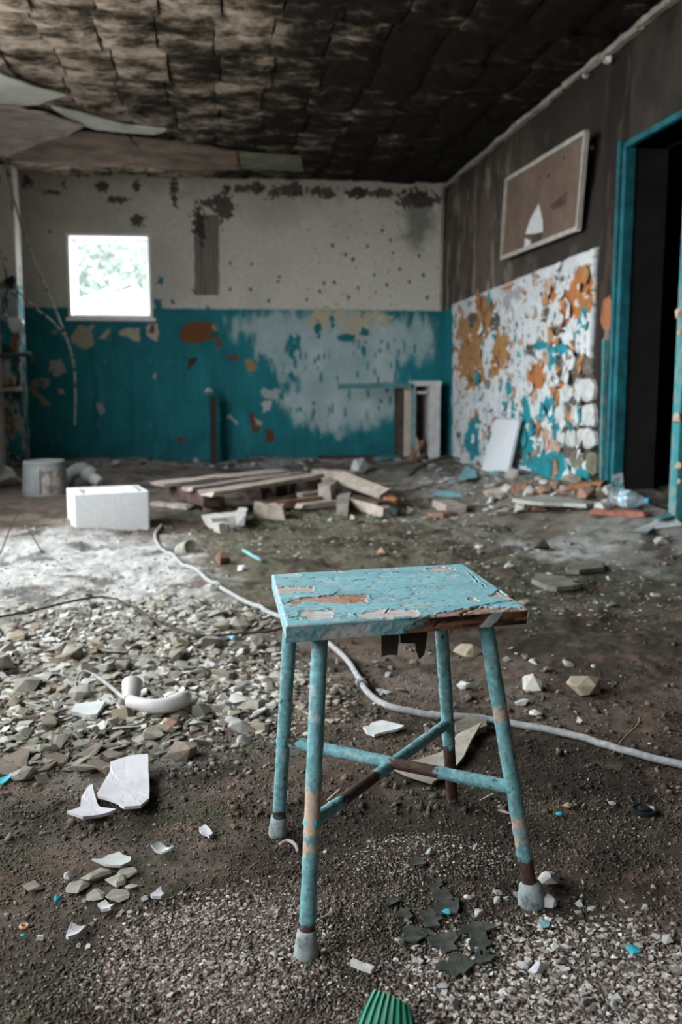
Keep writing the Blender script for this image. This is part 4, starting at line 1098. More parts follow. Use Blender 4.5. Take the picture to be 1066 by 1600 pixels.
# dark green flakes under the stool
dgreen = mat('dark_green_flake', (.075, .08, .066), .8, .4, 60, .002, 90, col2=(.028, .032, .027))
LINO = ['second of the right hand column', 'large middle one beside the cyan flake', 'leftmost one of the patch', 'centre one of the patch', 'lower left one of the patch', 'lower middle broad one', 'rightmost big one', 'lone small one nearest mid stool', 'one tucked under the rightmost', 'tiny one between two larger ones', 'small one above the leftmost', 'broadest and lowest one', 'small one at the lower right', 'topmost of the right hand column']
for i, (x, y, s) in enumerate([(650, 675, 38), (665, 715, 52), (520, 745, 36), (612, 760, 50), (545, 812, 42), (655, 835, 58), (770, 800, 62), (560, 560, 26), (780, 850, 44), (600, 805, 26), (470, 690, 26), (690, 920, 70), (790, 890, 34), (630, 640, 30)]):
    r = np.random.default_rng(i + 60); n = 7; a = np.sort(r.uniform(0, 6.28, n)) ; a = np.linspace(0, 6.28, n, endpoint=False) + r.uniform(-.3, .3, n)
    pts = [zb(x + math.cos(t) * s * q, y + math.sin(t) * s * .75 * q) for t, q in zip(a, r.uniform(.7, 1.1, n))]
    floor_sheet('linoleum_flake', pts, dgreen, 'dark green linoleum flake between the front stool legs, ' + LINO[i], 'flake', .004, .004, .002, 70 + i, .006, group='dark green linoleum flakes')

# green ribbed thing at the bottom edge
gp = fp(606, 1580); gr = thing('green_ribbed_tub', 'green ribbed plastic tub end poking up at the bottom edge', 'tub', gp)
gm = mat('green_plastic', (.03, .24, .15), .45, .15, 20, col2=(.02, .17, .11))
def G3(x, y, z): return onz(x, y, z)
topl, topr = G3(583, 1546, .055), G3(650, 1580, .05); botl, botr = G3(553, 1614, .015), G3(668, 1640, .015)
nr = 9; V, Fc = [], []
NXR = nr * 6 + 1
for i in range(NXR):
    a = i / (NXR - 1); ph_ = (a * nr) % 1.0; rib = .0035 * (1 if .25 < ph_ < .8 else -.4) if 0 < i < NXR - 1 else 0
    sag = .012 * math.sin(a * math.pi)
    for j in range(7):
        b = j / 6
        p = (topl * (1 - a) + topr * a) * (1 - b) + (botl * (1 - a) + botr * a) * b
        nrm = np.array([-.15, -.55, .8]); p = p + nrm * (rib + sag * (1 - .3 * b)) + np.array([0, 0, .004 * math.sin(b * 3)])
        if a > .8: p = p + np.array([0, -.0, -1]) * ((a - .8) / .2) ** 2 * .022 * (1 - b * .5)
        V.append(p)
o_ = len(V)
for v in list(V): V.append(np.array(v) + np.array([.004, .012, -.012]))
for i in range(NXR - 1):
    for j in range(6):
        k = i * 7 + j; Fc += [(k, k + 1, k + 8, k + 7), (o_ + k, o_ + k + 7, o_ + k + 8, o_ + k + 1)]
for i in range(NXR - 1): k = i * 7; Fc += [(k, k + 7, o_ + k + 7, o_ + k), (k + 6, o_ + k + 6, o_ + k + 13, k + 13)]
for j in range(6): Fc += [(j, o_ + j, o_ + j + 1, j + 1), ((NXR - 1) * 7 + j, (NXR - 1) * 7 + j + 1, o_ + (NXR - 1) * 7 + j + 1, o_ + (NXR - 1) * 7 + j)]
obj('ribbed_wall', V, Fc, gm, gr)

# small separate bits
def stone(px, py, size, m, label, cat='stone', flat=.7, seed=None, name='stone', n=16, group=None, rot=None):
    seed = int(px * 7 + py) if seed is None else seed
    p = fp(px, py); s = size * (np.linalg.norm(p - CAM) / F) * .5
    V, Fc = chunk(seed % 40, flat, n)
    r = np.random.default_rng(seed)
    V = place(V, (0, 0, 0), (0, 0, r.uniform(0, 6.28)), s)
    o = obj(name, V, Fc, m); o.location = (p[0], p[1], p[2] + s * flat * .5 + (.005 if py > 1230 else .002))
    return tag(o, label, cat, group)
st_pale = mat('pale_stone', (.40, .38, .34), .9, .2, 30, .002, 60); st_buff = mat('buff_stone', (.30, .25, .185), .9, .2, 24, .002, 60)
st_green = mat('grey_green_stone', (.36, .34, .285), .9, .25, 24, .002, 60, col2=(.20, .185, .15)); st_brown = mat('brown_stone', (.20, .16, .125), .9, .3, 24, .002, 60); st_white = mat('white_chip', (.50, .49, .47), .85, .15, 24, .001, 60)
st_pink = mat('pink_brick', (.33, .19, .14), .9, .25, 20, .002, 60); st_dark = mat('dark_stone', (.085, .068, .055), .9, .3, 24, .002, 60)
stone(242, 1155, 46, st_green, 'pointed grey green stone right below the handset', flat=.6)
stone(287, 1181, 58, st_brown, 'brown angular stone below the pointed grey green one', flat=.6)
stone(398, 1106, 62, st_green, 'large flat grey green slab piece left of the stool legs', flat=.35)
stone(75, 1175, 40, st_green, 'pale roof shaped stone above the dark soil at far left', flat=.75)
stone(38, 1215, 52, st_green, 'flat grey slab piece at left edge beside the cyan shard', flat=.4)
stone(268, 1135, 30, st_pink, 'pinkish brick crumb just right of the handset stone', 'brick piece')
stone(830, 1078, 46, st_pale, 'pale angular stone right of the stool behind the hose', flat=.7)
stone(912, 1080, 66, st_buff, 'large buff stone farthest right behind the hose', flat=.5)
stone(735, 1022, 58, st_buff, 'wide buff slab visible between the right stool legs', flat=.35)
stone(815, 1100, 30, st_white, 'white chip in front of the pale stones right of the stool', 'chip', .35)
stone(838, 1118, 26, st_white, 'white flat chip touching the hose right of the stool', 'chip', .35)
stone(725, 1075, 26, st_white, 'white stone framed between the right stool legs', 'chip', .6)
stone(905, 1130, 14, st_pale, 'small round pebble above the hose at right', 'pebble', .9)
stone(857, 1418, 26, mat('grey_cap', (.40, .41, .41), .6, .1, 30), 'grey cone shaped cap lying beside the right stool foot', 'cap', .8, name='cap')
stone(856, 1384, 36, st_white, 'crumbly white lump behind the right stool foot', 'lump', .7)
stone(838, 1521, 34, mat('white_plastic_bit', (.68, .69, .74), .5, .06, 30), 'white oblong plastic piece in the gravel at lower right', 'plastic piece', .45)
stone(868, 1488, 18, st_white, 'white pointed chip in the gravel above the oblong plastic', 'chip', .7)
stone(884, 1485, 15, st_white, 'white triangular chip right of the pointed one in gravel', 'chip', .7)
stone(990, 1489, 26, mat('cyan_flake'), 'bright cyan flake in the gravel at lower right', 'flake', .25)
stone(850, 1449, 22, mat('pale_teal'), 'dull teal flake below the right stool foot', 'flake', .3)
stone(700, 1430, 18, mat('cyan_flake'), 'cyan flake on dark linoleum between the front legs', 'flake', .25)
stone(732, 1408, 17, st_white, 'white chip right of the cyan flake between the legs', 'chip', .5)
stone(670, 1337, 18, st_white, 'white chip on gravel in the middle under the stool', 'chip', .5)
stone(875, 1276, 16, mat('cyan_flake'), 'pale cyan flake right of the right stool leg', 'flake', .25)
stone(957, 1260, 14, st_white, 'small star shaped white chip in the dark soil at right', 'chip', .5)
stone(890, 1263, 22, st_buff, 'oblong buff pebble above the cyan flake at right', 'pebble', .5)
stone(90, 1412, 13, mat('teal_bead', (.01, .25, .31), .5), 'small dark teal crumb at lower left', 'crumb', .8)
stone(36, 1468, 10, mat('cyan_flake'), 'tiny cyan crumb at the lower left edge', 'crumb', .5)
stone(106, 1376, 16, st_white, 'white stone above the cracked soil slabs at left', 'chip', .8)
stone(366, 998, 22, mat('pale_teal'), 'pale teal and white fragment beside the wire left of the stool', 'fragment', .5)
stone(345, 995, 20, st_white, 'white chip left of the pale teal fragment by the wire', 'chip', .4)
stone(303, 972, 26, st_pale, 'rounded pale stone in the rubble above the wire', 'stone', .7)
stone(48, 1013, 22, st_white, 'white cube like stone in the rubble at left', 'stone', .9)
stone(348, 880, 30, mat('rusty_lump', (.16, .09, .06), .9, .4, 30), 'reddish brown lump on the moss right of the hose', 'lump', .9)
stone(378, 891, 26, st_white, 'flat white chip right of the reddish brown lump', 'chip', .4)
stone(330, 922, 22, st_white, 'white wedge below the hose bend', 'chip', .6)
stone(846, 858, 34, st_dark, 'dark peaked stone standing on white dust at right', 'stone', 1.0)
stone(617, 806, 34, mat('dark_green_lump', (.03, .05, .035), .7, .4, 20), 'dark green crumpled lump at the end of the timber heap', 'lump', .8)
stone(598, 812, 18, mat('dark_green_lump'), 'small dark green scrap left of the green lump', 'scrap', .5)
stone(760, 799, 12, st_white, 'tiny bright white pebble on moss before the white panel', 'pebble', .7)
stone(597, 868, 22, st_pink, 'pinkish lump behind the seat in the middle distance', 'lump', .8)
stone(830, 778, 30, st_white, 'upright white plaster wedge before the peeled wall', 'plaster', 1.1)
stone(818, 792, 26, st_white, 'flat white chip at the foot of the upright wedge', 'chip', .4)
stone(800, 744, 26, st_white, 'white lump below the leaning white panel right side', 'lump', .6)
stone(824, 736, 24, st_pale, 'pale flake standing at the right foot of the white panel', 'lump', .9)
stone(560, 738, 44, mat('crumpled_paper', (.50, .51, .51), .8, .15, 20), 'crumpled grey white lump behind the timber heap', 'lump', .7)
stone(12, 760, 50, st_pale, 'pale rubble lump at the far left edge by the bucket', 'lump', .5); stone(8, 745, 40, st_white, 'white rubble lump behind the pale one at far left edge', 'lump', .6)
stone(1035, 850, 30, st_pale, 'pale lump before the near door jamb', 'lump', .5)
# round can, cap ring, bead ring, twig, brush stick
cn = fp(291, 863); V, Fc = lathe_data([(.050, -.06), (.055, -.058), (.055, .055), (.050, .06), (.044, .06), (.042, .05)], 24)
o = obj('can', place(V, (0, 0, 0), (1.2, .3, .5), .72), Fc, mat('dusty_can', (.25, .25, .21), .8, .25, 20)); o.location = (cn[0], cn[1] + .03, cn[2] + .008); tag(o, 'round grey can half sunk in moss beside the hose', 'can')
cr_ = fp(1006, 1270); t = thing('metal_lid', 'dark round metal lid in the soil at right', 'lid', cr_)
V, Fc = lathe_data([(.020, .0), (.025, .002), (.025, .008), (.021, .010), (.018, .006), (.016, .006)], 28); obj('lid_disc', V + np.array(cr_), Fc, mat('dark_metal', (.05, .055, .06), .35, .3, 30, metal=.6), t)
V, Fc = lathe_data([(.010, .006), (.012, .010), (.009, .012)], 20); obj('lid_boss', V + np.array(cr_), Fc, mat('dark_metal'), t)
rg = fp(38, 1451); a = np.linspace(0, 2 * math.pi, 25); V, Fc = tube_data([(math.cos(q) * .0055, math.sin(q) * .0055, .004) for q in a], .0024, 8, False); o = obj('bead', V, Fc, mat('orange_bead', (.5, .29, .17), .5)); o.location = rg; tag(o, 'tiny orange bead ring at the lower left edge', 'bead')
tw = spline([fp(958, 1180, .004), fp(975, 1166, .02), fp(996, 1152, .03), fp(999, 1144, .036)], 5); o = obj('twig', *tube_data(tw, .0022, 8), mat('twig_brown', (.22, .16, .11), .9), smooth=True); tag(o, 'thin bent twig sticking up above the hose at right', 'twig')
tw = spline([fp(965, 1141, .004), fp(985, 1150, .01), fp(998, 1158, .004)], 4)
o = obj('toothbrush', *beam_data(fp(380, 866, .02), fp(408, 880, .015), .012, .010, .001, 4, 3), mat('pale_teal')); tag(o, 'pale teal stick lying by the white chip right of the hose', 'stick')
for i, (x0, y0, x1, y1, lb) in enumerate([(512, 1285 - 30, 530, 1240, 'short straw on soil under the crossed stool bars'), (750, 1255, 772, 1246, 'pale straw on soil left of the right stool leg'), (780, 1270, 800, 1278, 'thin straw behind the right stool leg'), (550, 1510, 583, 1524, 'white splinter in gravel right of the front stool foot')]):
    o = obj('straw', *beam_data(fp(x0, y0, .006), fp(x1, y1, .008), .004 if i < 3 else .009, .003 if i < 3 else .008, .0004, 4, i), wood_pale if i < 3 else st_white); tag(o, lb, 'straw')
o = obj('cable_end', *tube_data(spline([fp(437, 1325, .006), fp(450, 1322, .010), fp(462, 1330, .012), fp(466, 1336, .006)], 6), .0035, 8), mat('pinkish_cable', (.30, .24, .23), .7), smooth=True); tag(o, 'short pinkish cable stub behind the front left stool leg', 'cable')

# thin wires
def wire(pts, r, label, lift=.006, name='wire'):
    s = spline([fp(x, y, lift) for x, y in pts], 8); s[:, 2] = np.maximum(s[:, 2], fh(s[:, 0], s[:, 1]) + lift)
    o = obj(name, *tube_data(s, r, 6), wire_m, smooth=True); return tag(o, label, 'wire')
wire([(-10, 978), (40, 970), (100, 954), (158, 944), (190, 952), (230, 975), (270, 992), (307, 1005), (360, 1005), (420, 1000), (450, 990)], .0042, 'thin rusty wire curving across the rubble left of the stool', .028)
s = spline([fp(-20, 885, .01), fp(0, 872, .02), fp(18, 852, .09), fp(33, 842, .13), fp(48, 853, .07), fp(66, 866, .01)], 6)
tag(obj('wire', *tube_data(s, .0035, 6), wire_m, smooth=True), 'dark bent wire rising from white dust at the left edge', 'wire')
s = spline([fp(640, 745, .01), fp(660, 733, .03), fp(700, 725, .05), fp(722, 722, .02)], 6)
tag(obj('wire', *tube_data(s, .010, 6), wire_m, smooth=True), 'dark cable lying before the white upright frame at the back', 'cable')

# ---- planks, pallet and broken timber -------------------------------
pal = thing('pallet', 'low wooden pallet of weathered planks behind the foam box', 'pallet', fp(380, 785))
def zpt(x, y, z): return onz(x, y, z)
ZB = .155
for i, (x0, y0, x1, y1, w) in enumerate([(246, 757, 440, 737, .16), (292, 764, 474, 740, .10), (322, 771, 495, 742.5, .13)]):
    V, Fc = beam_data(zpt(x0, y0, ZB), zpt(x1, y1, ZB), w, .026, .003, 6, i); obj('deck_board', V, Fc, wood_pale if i != 1 else wood_grey, pal)
for i, (x0, y0, x1, y1) in enumerate([(272, 764, 332, 782), (372, 750, 420, 762), (436, 741, 492, 752)]):
    V, Fc = beam_data(zpt(x0, y0, ZB - .055), zpt(x1, y1, ZB - .055), .10, .075, .003, 4, 10 + i); obj('bearer', V, Fc, wood_dark, pal)
for i, (x0, y0) in enumerate([(330, 783), (395, 772), (440, 764), (482, 758)]):
    p = zpt(x0, y0, ZB - .09); V, Fc = beam_data(p + np.array([0, -.04, -.02]), p + np.array([.05, .06, -.02]), .11, .11, .004, 2, 20 + i); obj('block', V, Fc, wood_brown if i == 0 else wood_dark, pal)
V, Fc = beam_data(zpt(350, 797, .03), zpt(470, 775, .03), .1, .02, .003, 5, 30); obj('base_board', V, Fc, wood_dark, pal)
def timber(x0, y0, x1, y1, w, t, m, label, lift=0.0, lift2=None, seed=0, name='timber_offcut', roll=0.0):
    lift2 = lift if lift2 is None else lift2
    p1, p2 = fp(x0, y0), fp(x1, y1); c = (p1 + p2) / 2
    V, Fc = beam_data(p1 + [0, 0, t / 2 + lift], p2 + [0, 0, t / 2 + lift2], w, t, .003, 5, seed, roll)
    o = obj(name, V - c, Fc, m); o.location = c
    return tag(o, label, 'timber')
timber(242, 790, 298, 797, .07, .03, wood_grey, 'short grey offcut lying in front of the pallet left end', seed=1)
timber(412, 799, 500, 789, .06, .05, wood_brown, 'reddish brown stick in front of the pallet right end', seed=2, lift=.01)
timber(398, 808, 445, 811, .10, .09, wood_pale, 'thick pale offcut lying before the reddish brown stick', seed=3)
timber(465, 800, 535, 793, .05, .03, wood_pale, 'thin pale lath crossing toward the broken crate', seed=4, lift=.02)
timber(470, 792, 530, 782, .06, .03, wood_grey, 'grey lath lying on top of the thin pale one', seed=5, lift=.06)
timber(532, 790, 605, 808, .06, .06, wood_pale, 'pale timber at the front edge of the broken crate', seed=6)
timber(528, 778, 600, 795, .09, .03, wood_pale, 'light wide board leaning over the broken crate', seed=7, lift=.14, lift2=.08, roll=.4)
timber(580, 782, 612, 798, .07, .04, mat('orange_wood', (.30, .13, .06), .9, .3, 14), 'splintered orange brown wood at the crate end', seed=8, lift=.08, lift2=.04)
timber(535, 806, 540, 785, .07, .07, wood_grey, 'grey block standing at the left of the broken crate', seed=9)
timber(560, 773, 640, 768, .07, .03, wood_pale, 'long pale lath behind the broken crate', seed=10, lift=.04)
timber(495, 752, 545, 757, .12, .10, wood_pale, 'pale square timber right behind the pallet end', seed=11)
timber(500, 742, 540, 738, .10, .07, wood_dark, 'dark timber lump behind the pallet end', seed=12)
timber(505, 714, 552, 711, .12, .035, wood_pale, 'pale board lying close to the teal wall', seed=13, lift=.05)
timber(500, 720, 590, 716, .12, .04, wood_dark, 'dark board under the pale one by the teal wall', seed=14)
timber(590, 720, 620, 716, .10, .03, teal_worn, 'teal painted board end by the teal wall', seed=15)
timber(370, 724, 412, 720, .08, .03, wood_dark, 'dark stick on the pale ground by the teal wall', seed=16)
timber(508, 790, 526, 774, .08, .10, wood_grey, 'grey angled plank piece between pallet and crate', seed=17, lift=.03)
timber(505, 780, 535, 770, .10, .10, st_white, 'whitish plaster covered piece behind the broken crate', seed=18)
timber(545, 790, 600, 803, .10, .02, wood_dark, 'dark hollow underside board of the broken crate', seed=19, lift=.05)
timber(760, 775, 800, 768, .06, .04, wood_pale, 'pale stick lying left of the white plaster wedge', seed=20); timber(800, 772, 826, 768, .1, .06, st_pink, 'pinkish brick piece beside the white plaster wedge', seed=21)
timber(870, 771, 945, 762, .12, .03, mat('orange_board', (.38, .17, .075), .9, .3, 10, .004, 40, col2=(.22, .10, .05)), 'orange brown board at the foot of the peeled wall', seed=22, lift=.01)
floor_sheet('torn_cardboard', [(920, 772), (916, 760), (928, 764), (931, 754), (942, 763), (950, 776), (943, 784), (933, 780)], mat('orange_board'), 'torn orange brown piece with jagged top near the door', 'cardboard', .006, .03, .01, 41)
timber(930, 803, 1012, 808, .05, .03, mat('red_stick', (.25, .10, .075), .9, .3, 20), 'long reddish stick lying before the doorway', seed=23)
timber(932, 799, 950, 801, .05, .03, st_white, 'short white lath at the left end of the reddish stick', seed=24, lift=.02)
timber(690, 792, 712, 802, .12, .05, wood_pale, 'pale block on moss in front of the white panel', seed=25); timber(676, 806, 706, 810, .10, .03, wood_brown, 'brown offcut below the pale block on moss', seed=26)
timber(328, 826, 372, 822, .16, .07, st_white, 'flat white plaster lump before the pallet', seed=27); timber(376, 826, 379, 812, .05, .05, st_white, 'small upright white stub beside the flat plaster lump', seed=28, lift=.02)
timber(340, 832, 355, 831, .08, .05, st_pale, 'small pale crumb below the flat plaster lump', seed=29)

# clear plastic bottle lying by the door, painted tile standing behind it
def glassy(name, col, rough=.15):
    m = bpy.data.materials.new(name); m.use_nodes = True; b = m.node_tree.nodes['Principled BSDF']
    b.inputs['Base Color'].default_value = (*col, 1); b.inputs['Roughness'].default_value = rough; b.inputs['Transmission Weight'].default_value = .85; b.inputs['IOR'].default_value = 1.3
    return m
bt0, bt1 = fp(955, 791), fp(1012, 796); bt = thing('plastic_bottle', 'crushed clear plastic bottle lying before the doorway', 'bottle', (bt0 + bt1) / 2)
d = bt1 - bt0; Lb = np.linalg.norm(d[:2]); prof = [(.012, 0), (.044, .002), (.048, .02), (.044, .05), (.048, .08), (.043, .10), (.047, .13), (.046, .17), (.03, .205), (.016, .225), (.015, .24)]
V, Fc = lathe_data([(r, z * Lb / .25) for r, z in prof], 24); V = V * (1 + (fbm(V[:, 0] * 30, V[:, 1] * 30 + V[:, 2] * 20, 3, 3)[:, None] - .5) * .25)
ang = math.atan2(d[1], d[0])
bpos = np.array([bt0[0], bt0[1], max(bt0[2], bt1[2]) + .045])
obj('bottle_body', place(V, bpos, (0, math.pi / 2, ang)), Fc, glassy('clear_bluish_plastic', (.82, .93, .97)), bt, smooth=True)
V, Fc = lathe_data([(.017, 0), (.018, .002), (.018, .018), (.015, .02)], 18); obj('bottle_cap', place(V, bpos + np.array([math.cos(ang), math.sin(ang), 0]) * Lb * .955, (0, math.pi / 2, ang)), Fc, mat('blue_cap', (.05, .25, .4), .4), bt)
V, Fc = lathe_data([(.049, 0), (.0495, .001), (.0495, .05), (.049, .051)], 24); obj('bottle_label', place(V, bpos + np.array([math.cos(ang), math.sin(ang), 0]) * Lb * .30, (0, math.pi / 2, ang)), Fc, mat('blue_white_label', (.6, .68, .72), .5, .2, 60, col2=(.1, .3, .4), thr=(.42, .52)), bt)
tp = fp(966, 785); Yt = tp[1] + .06
tpts = [ony(x, y, Yt) for x, y in [(955, 776), (958, 742), (973, 738), (977, 778), (966, 782)]]
V, Fc = sheet_data(tpts, .012, curl=.01, seed=4, rings=2, normal=(-.3, -1, .15))
o = obj('painted_slab', V - np.mean(tpts, 0), Fc, mat('teal_white_orange', (.55, .56, .56), .8, .1, 7, col2=(.05, .3, .36), thr=(.45, .5))); o.location = np.mean(tpts, 0); tag(o, 'teal and white painted plaster slab standing by the door jamb', 'plaster')

# white panel leaning against the right wall
b0_, b1_ = onz(752, 734, .10), onz(792, 743, .10)
tl, tr_ = onx(775, 655, XR - .085), onx(811, 656, XR - .085)
pv = thing('leaning_board', 'plain white panel leaning against the peeled wall', 'panel', b0_)
pn_ = np.cross(b1_ - b0_, tl - b0_); pn_ /= np.linalg.norm(pn_)
if pn_[0] < 0: pn_ = -pn_
V = np.array([b0_, b1_, tr_, tl]); V = np.vstack([V, V + pn_ * .022])
obj('panel_board', V, [(0, 1, 2, 3), (7, 6, 5, 4), (0, 4, 5, 1), (1, 5, 6, 2), (2, 6, 7, 3), (3, 7, 4, 0)], mat('white_panel_paint', (.66, .68, .71), .6, .04, 6), pv)
V2 = np.array([tl, tr_, tr_ + pn_ * .022, tl + pn_ * .022]); 
obj('panel_edge', np.vstack([V2 + [0, 0, .001], V2 + [0, 0, .012]]), [(0, 1, 5, 4), (1, 2, 6, 5), (2, 3, 7, 6), (3, 0, 4, 7), (4, 5, 6, 7), (0, 3, 2, 1)], mat('panel_edge_grey', (.4, .42, .44), .7), pv)

# notice board hung askew on the sooty wall
nb = thing('notice_board', 'brown notice board with white frame hanging askew on the sooty wall', 'board', onx(850, 300, XR - .06))
XBt, XBb = XR - .10, XR - .05
cr4 = [onx(793, 282, XBt), onx(918, 206, XBt), onx(905, 357, XBb), onx(785, 404, XBb)]
nw = np.cross(cr4[1] - cr4[0], cr4[3] - cr4[0]); nw /= np.linalg.norm(nw)
if nw[0] > 0: nw = -nw
V = np.array(cr4); V = np.vstack([V, V - nw * .014])
obj('backing_panel', V, [(0, 1, 2, 3), (7, 6, 5, 4), (0, 4, 5, 1), (1, 5, 6, 2), (2, 6, 7, 3), (3, 7, 4, 0)], mat('brown_hardboard', (.185, .125, .095), .8, .12, 5, .001, 40, col2=(.12, .08, .062)), nb)
frm = mat('off_white_rail', (.42, .40, .35), .7, .2, 12)
for i in range(4):
    a, b = cr4[i], cr4[(i + 1) % 4]
    V, Fc = beam_data(a + nw * .004, b + nw * .004, .026, .03, .0008, 3, i); obj('frame_rail', V, Fc, frm, nb)
def onboard(x, y, off=.004):
    r = ray(x, y); t = ((cr4[0] - CAM) @ nw) / (r @ nw); return CAM + r * t + nw * off
for i, (pts, m) in enumerate([([(843, 318), (849, 345), (850, 362), (838, 365), (822, 366), (831, 340)], white_pl), ([(822, 372), (830, 376), (829, 390), (820, 388)], white_pl),
                              ([(860, 322), (886, 300), (884, 318), (866, 328)], wood_dark), ([(832, 368), (848, 362), (846, 376), (834, 380)], wood_dark)]):
    V, Fc = sheet_data([onboard(x, y) for x, y in pts], .002, curl=.012 if m is white_pl else .0, seed=i, rings=2, normal=nw); obj('paper_scrap', V, Fc, m, nb)
for x, y in [(845, 277), (858, 275), (882, 247)]:
    V, Fc = chunk(x, .5); obj('pin', place(V, onboard(x, y), (0, 1.57, 0), .012), Fc, black_rb, nb)
pl_ = onx(925, 230, XR - .03); V, Fc = chunk(6, .6); nail = obj('wall_peg', place(V, pl_, (0, 1.57, 0), .022), Fc, fl_m[0], wall_right)

# steel post in front of the teal wall
pb = fp(334, 724); t = thing('steel_post', 'dark post standing against the teal wall with a white tip', 'post', pb); c = np.array(pb)
ptop = ony(333, 620, pb[1] + .02); pbot = np.array([c[0], pb[1], c[2] - .02])
V, Fc = beam_data(pbot, ptop, .12, .06, .002, 6, 2); obj('post_shaft', V, Fc, mat('rusty_dark', (.035, .028, .027), .8, .4, 20), t)
V, Fc = chunk(4, .9); obj('post_tip', place(V, ony(326, 612, pb[1]), (0, 0, 0), .05), Fc, st_white, t)

# broken white cupboard frame against the back wall, with teal rail
kb = fp(655, 722); Yk = 9.42; t = thing('broken_cupboard', 'broken white cupboard frame with teal rail against the back wall', 'cupboard', (kb[0], Yk, .0))
def kbox(name, x0, y0, x1, y1, m, d=.06, Y=Yk):
    a, b = ony(x0, y1, Y), ony(x1, y0, Y)
    return box(name, (a[0], Y - d / 2, a[2]), (b[0], Y + d / 2, b[2]), m, t, bevel=.004)
cw = mat('cupboard_white', (.55, .54, .53), .75, .15, 8, .002, 40); cc_ = mat('cupboard_cream', (.44, .38, .31), .8, .2, 8)
kbox('side_panel', 665, 598, 683, 722, cw, .34, Yk); kbox('top_panel', 644, 595, 684, 603, cw, .36)
kbox('front_post', 644, 600, 650, 700, mat('pale_teal_post', (.16, .30, .33), .8, .2, 14), .05, Yk - .14)
kbox('side_panel', 627, 604, 640, 712, cc_, .26, Yk + .02); kbox('side_panel', 620, 606, 626, 712, wood_dark, .30, Yk + .04)
kbox('back_panel', 640, 606, 666, 712, wood_dark, .02, Yk + .16)
kbox('cross_piece', 650, 611, 668, 616, cc_, .05, Yk - .12)
a, b = ony(528, 604, Yk - .16), ony(645, 602, Yk - .16); V, Fc = beam_data(a, b, .05, .045, .002, 6, 4); obj('rail', V, Fc, mat('dull_teal_rail', (.09, .20, .22), .8, .3, 12), t)
for i, (x0, y0, x1, y1, w, m) in enumerate([(640, 722, 658, 690, .08, wood_brown), (655, 722, 648, 680, .05, wood_pale), (645, 716, 662, 710, .10, wood_brown)]):
    p1, p2 = ony(x0, y0, Yk - .2), ony(x1, y1, Yk - .12); V, Fc = beam_data(p1, p2, w, .03, .004, 3, 40 + i); obj('broken_slat', V, Fc, m, t)

# hanging cables, lamp bulb and pipe at the left
cab_m = mat('paint_spotted_cable', (.42, .42, .40), .8, .3, 22, col2=(.04, .04, .038), thr=(.44, .5)); Yc = 8.95
def hang(pts, r, label, Y=Yc):
    s = spline([np.array(ony(x, y, Y + .02 * i)) for i, (x, y) in enumerate(pts)], 8); s[:, 0] = np.maximum(s[:, 0], XL + .02)
    o = obj('hanging_cable', *tube_data(s, r, 8), cab_m, smooth=True); return tag(o, label, 'cable')
hang([(4, 236), (14, 280), (30, 340), (50, 400), (72, 450), (95, 505), (108, 540), (116, 575), (118, 620), (117, 665)], .010, 'long paint spotted cable hanging from the ceiling at left')
hang([(0, 240), (8, 258), (18, 290), (20, 330)], .014, 'short dark cable hanging at the top left corner')
hang([(-6, 380), (6, 412), (14, 440), (35, 462), (60, 485), (85, 505), (104, 530)], .009, 'thinner cable running from the dark socket to the long one')
sk = ony(17, 441, Yc); t = thing('lamp_socket', 'dark lamp socket hanging on cables at the left edge', 'socket', sk)
V, Fc = chunk(9, 1.0, 40); obj('socket_body', place(V, sk, (0, 0, 0), .062), Fc, black_rb, t, smooth=True)
bl = ony(26, 508, Yc); t = thing('glass_bulb', 'white glass lamp shade hanging at the left edge below the socket', 'lamp', bl)
V, Fc = lathe_data([(.02, .09), (.03, .07), (.055, .04), (.075, 0), (.065, -.035), (.035, -.055), (.01, -.06)][::-1], 24)
obj('shade', place(V, bl, (.3, -.9, 0)), Fc, mat('milky_glass', (.60, .62, .62), .25, .08, 10), t, smooth=True)
V, Fc = lathe_data([(.022, -.03), (.026, -.02), (.026, .04), (.02, .05)], 18); obj('shade_neck', place(V, bl + np.array([-.08, 0, .055]), (.3, -.9, 0)), Fc, plastic_g, t)
V, Fc = tube_data([bl + np.array([-.09, 0, .06]), bl + np.array([-.11, .01, .2]), sk], .008, 8); obj('shade_cord', V, Fc, black_rb, t)
o = obj('wall_pipe', *tube_data([(XL + .0, 8.95, ony(0, 556, 8.95)[2]), (ony(48, 553, 8.95)[0], 8.95, ony(48, 553, 8.95)[2])], .022, 12), mat('dark_pipe', (.05, .09, .10), .6, .4, 30), smooth=True); tag(o, 'short dark pipe sticking out of the left wall', 'pipe')
ls = box('ledge', (XL, 8.85, ony(10, 612, 8.95)[2]), (XL + .17, 9.14, ony(10, 606, 8.95)[2]), mat('dusty_ledge', (.3, .27, .23), .9), None, .004); struct(ls); ls.name = 'trim_4'

# rags inside the dark room
for i, (x, y, s) in enumerate([(1014, 765, 60), (985, 778, 40)]):
    p = fp(x, y); p = np.array([XR + .45, p[1] * (XR + .45) / p[0], .12]); V, Fc = chunk(20 + i, .8, 30)
    o = obj('rag', place(V, (0, 0, 0), (0, .4, 0), .16 if i == 0 else .11), Fc, mat('grey_rag', (.20, .16, .135), .95, .4, 8, .01, 14)); o.location = p; tag(o, ['larger grey rag bundle in the dark doorway', 'smaller grey rag in front of the bundle in the doorway'][i], 'rag')
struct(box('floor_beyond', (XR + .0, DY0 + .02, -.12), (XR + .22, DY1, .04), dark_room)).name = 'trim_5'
struct(box('floor_beyond', (XR + .22, 3.4, -.12), (XR + 2.6, 7.6, .04), dark_room))

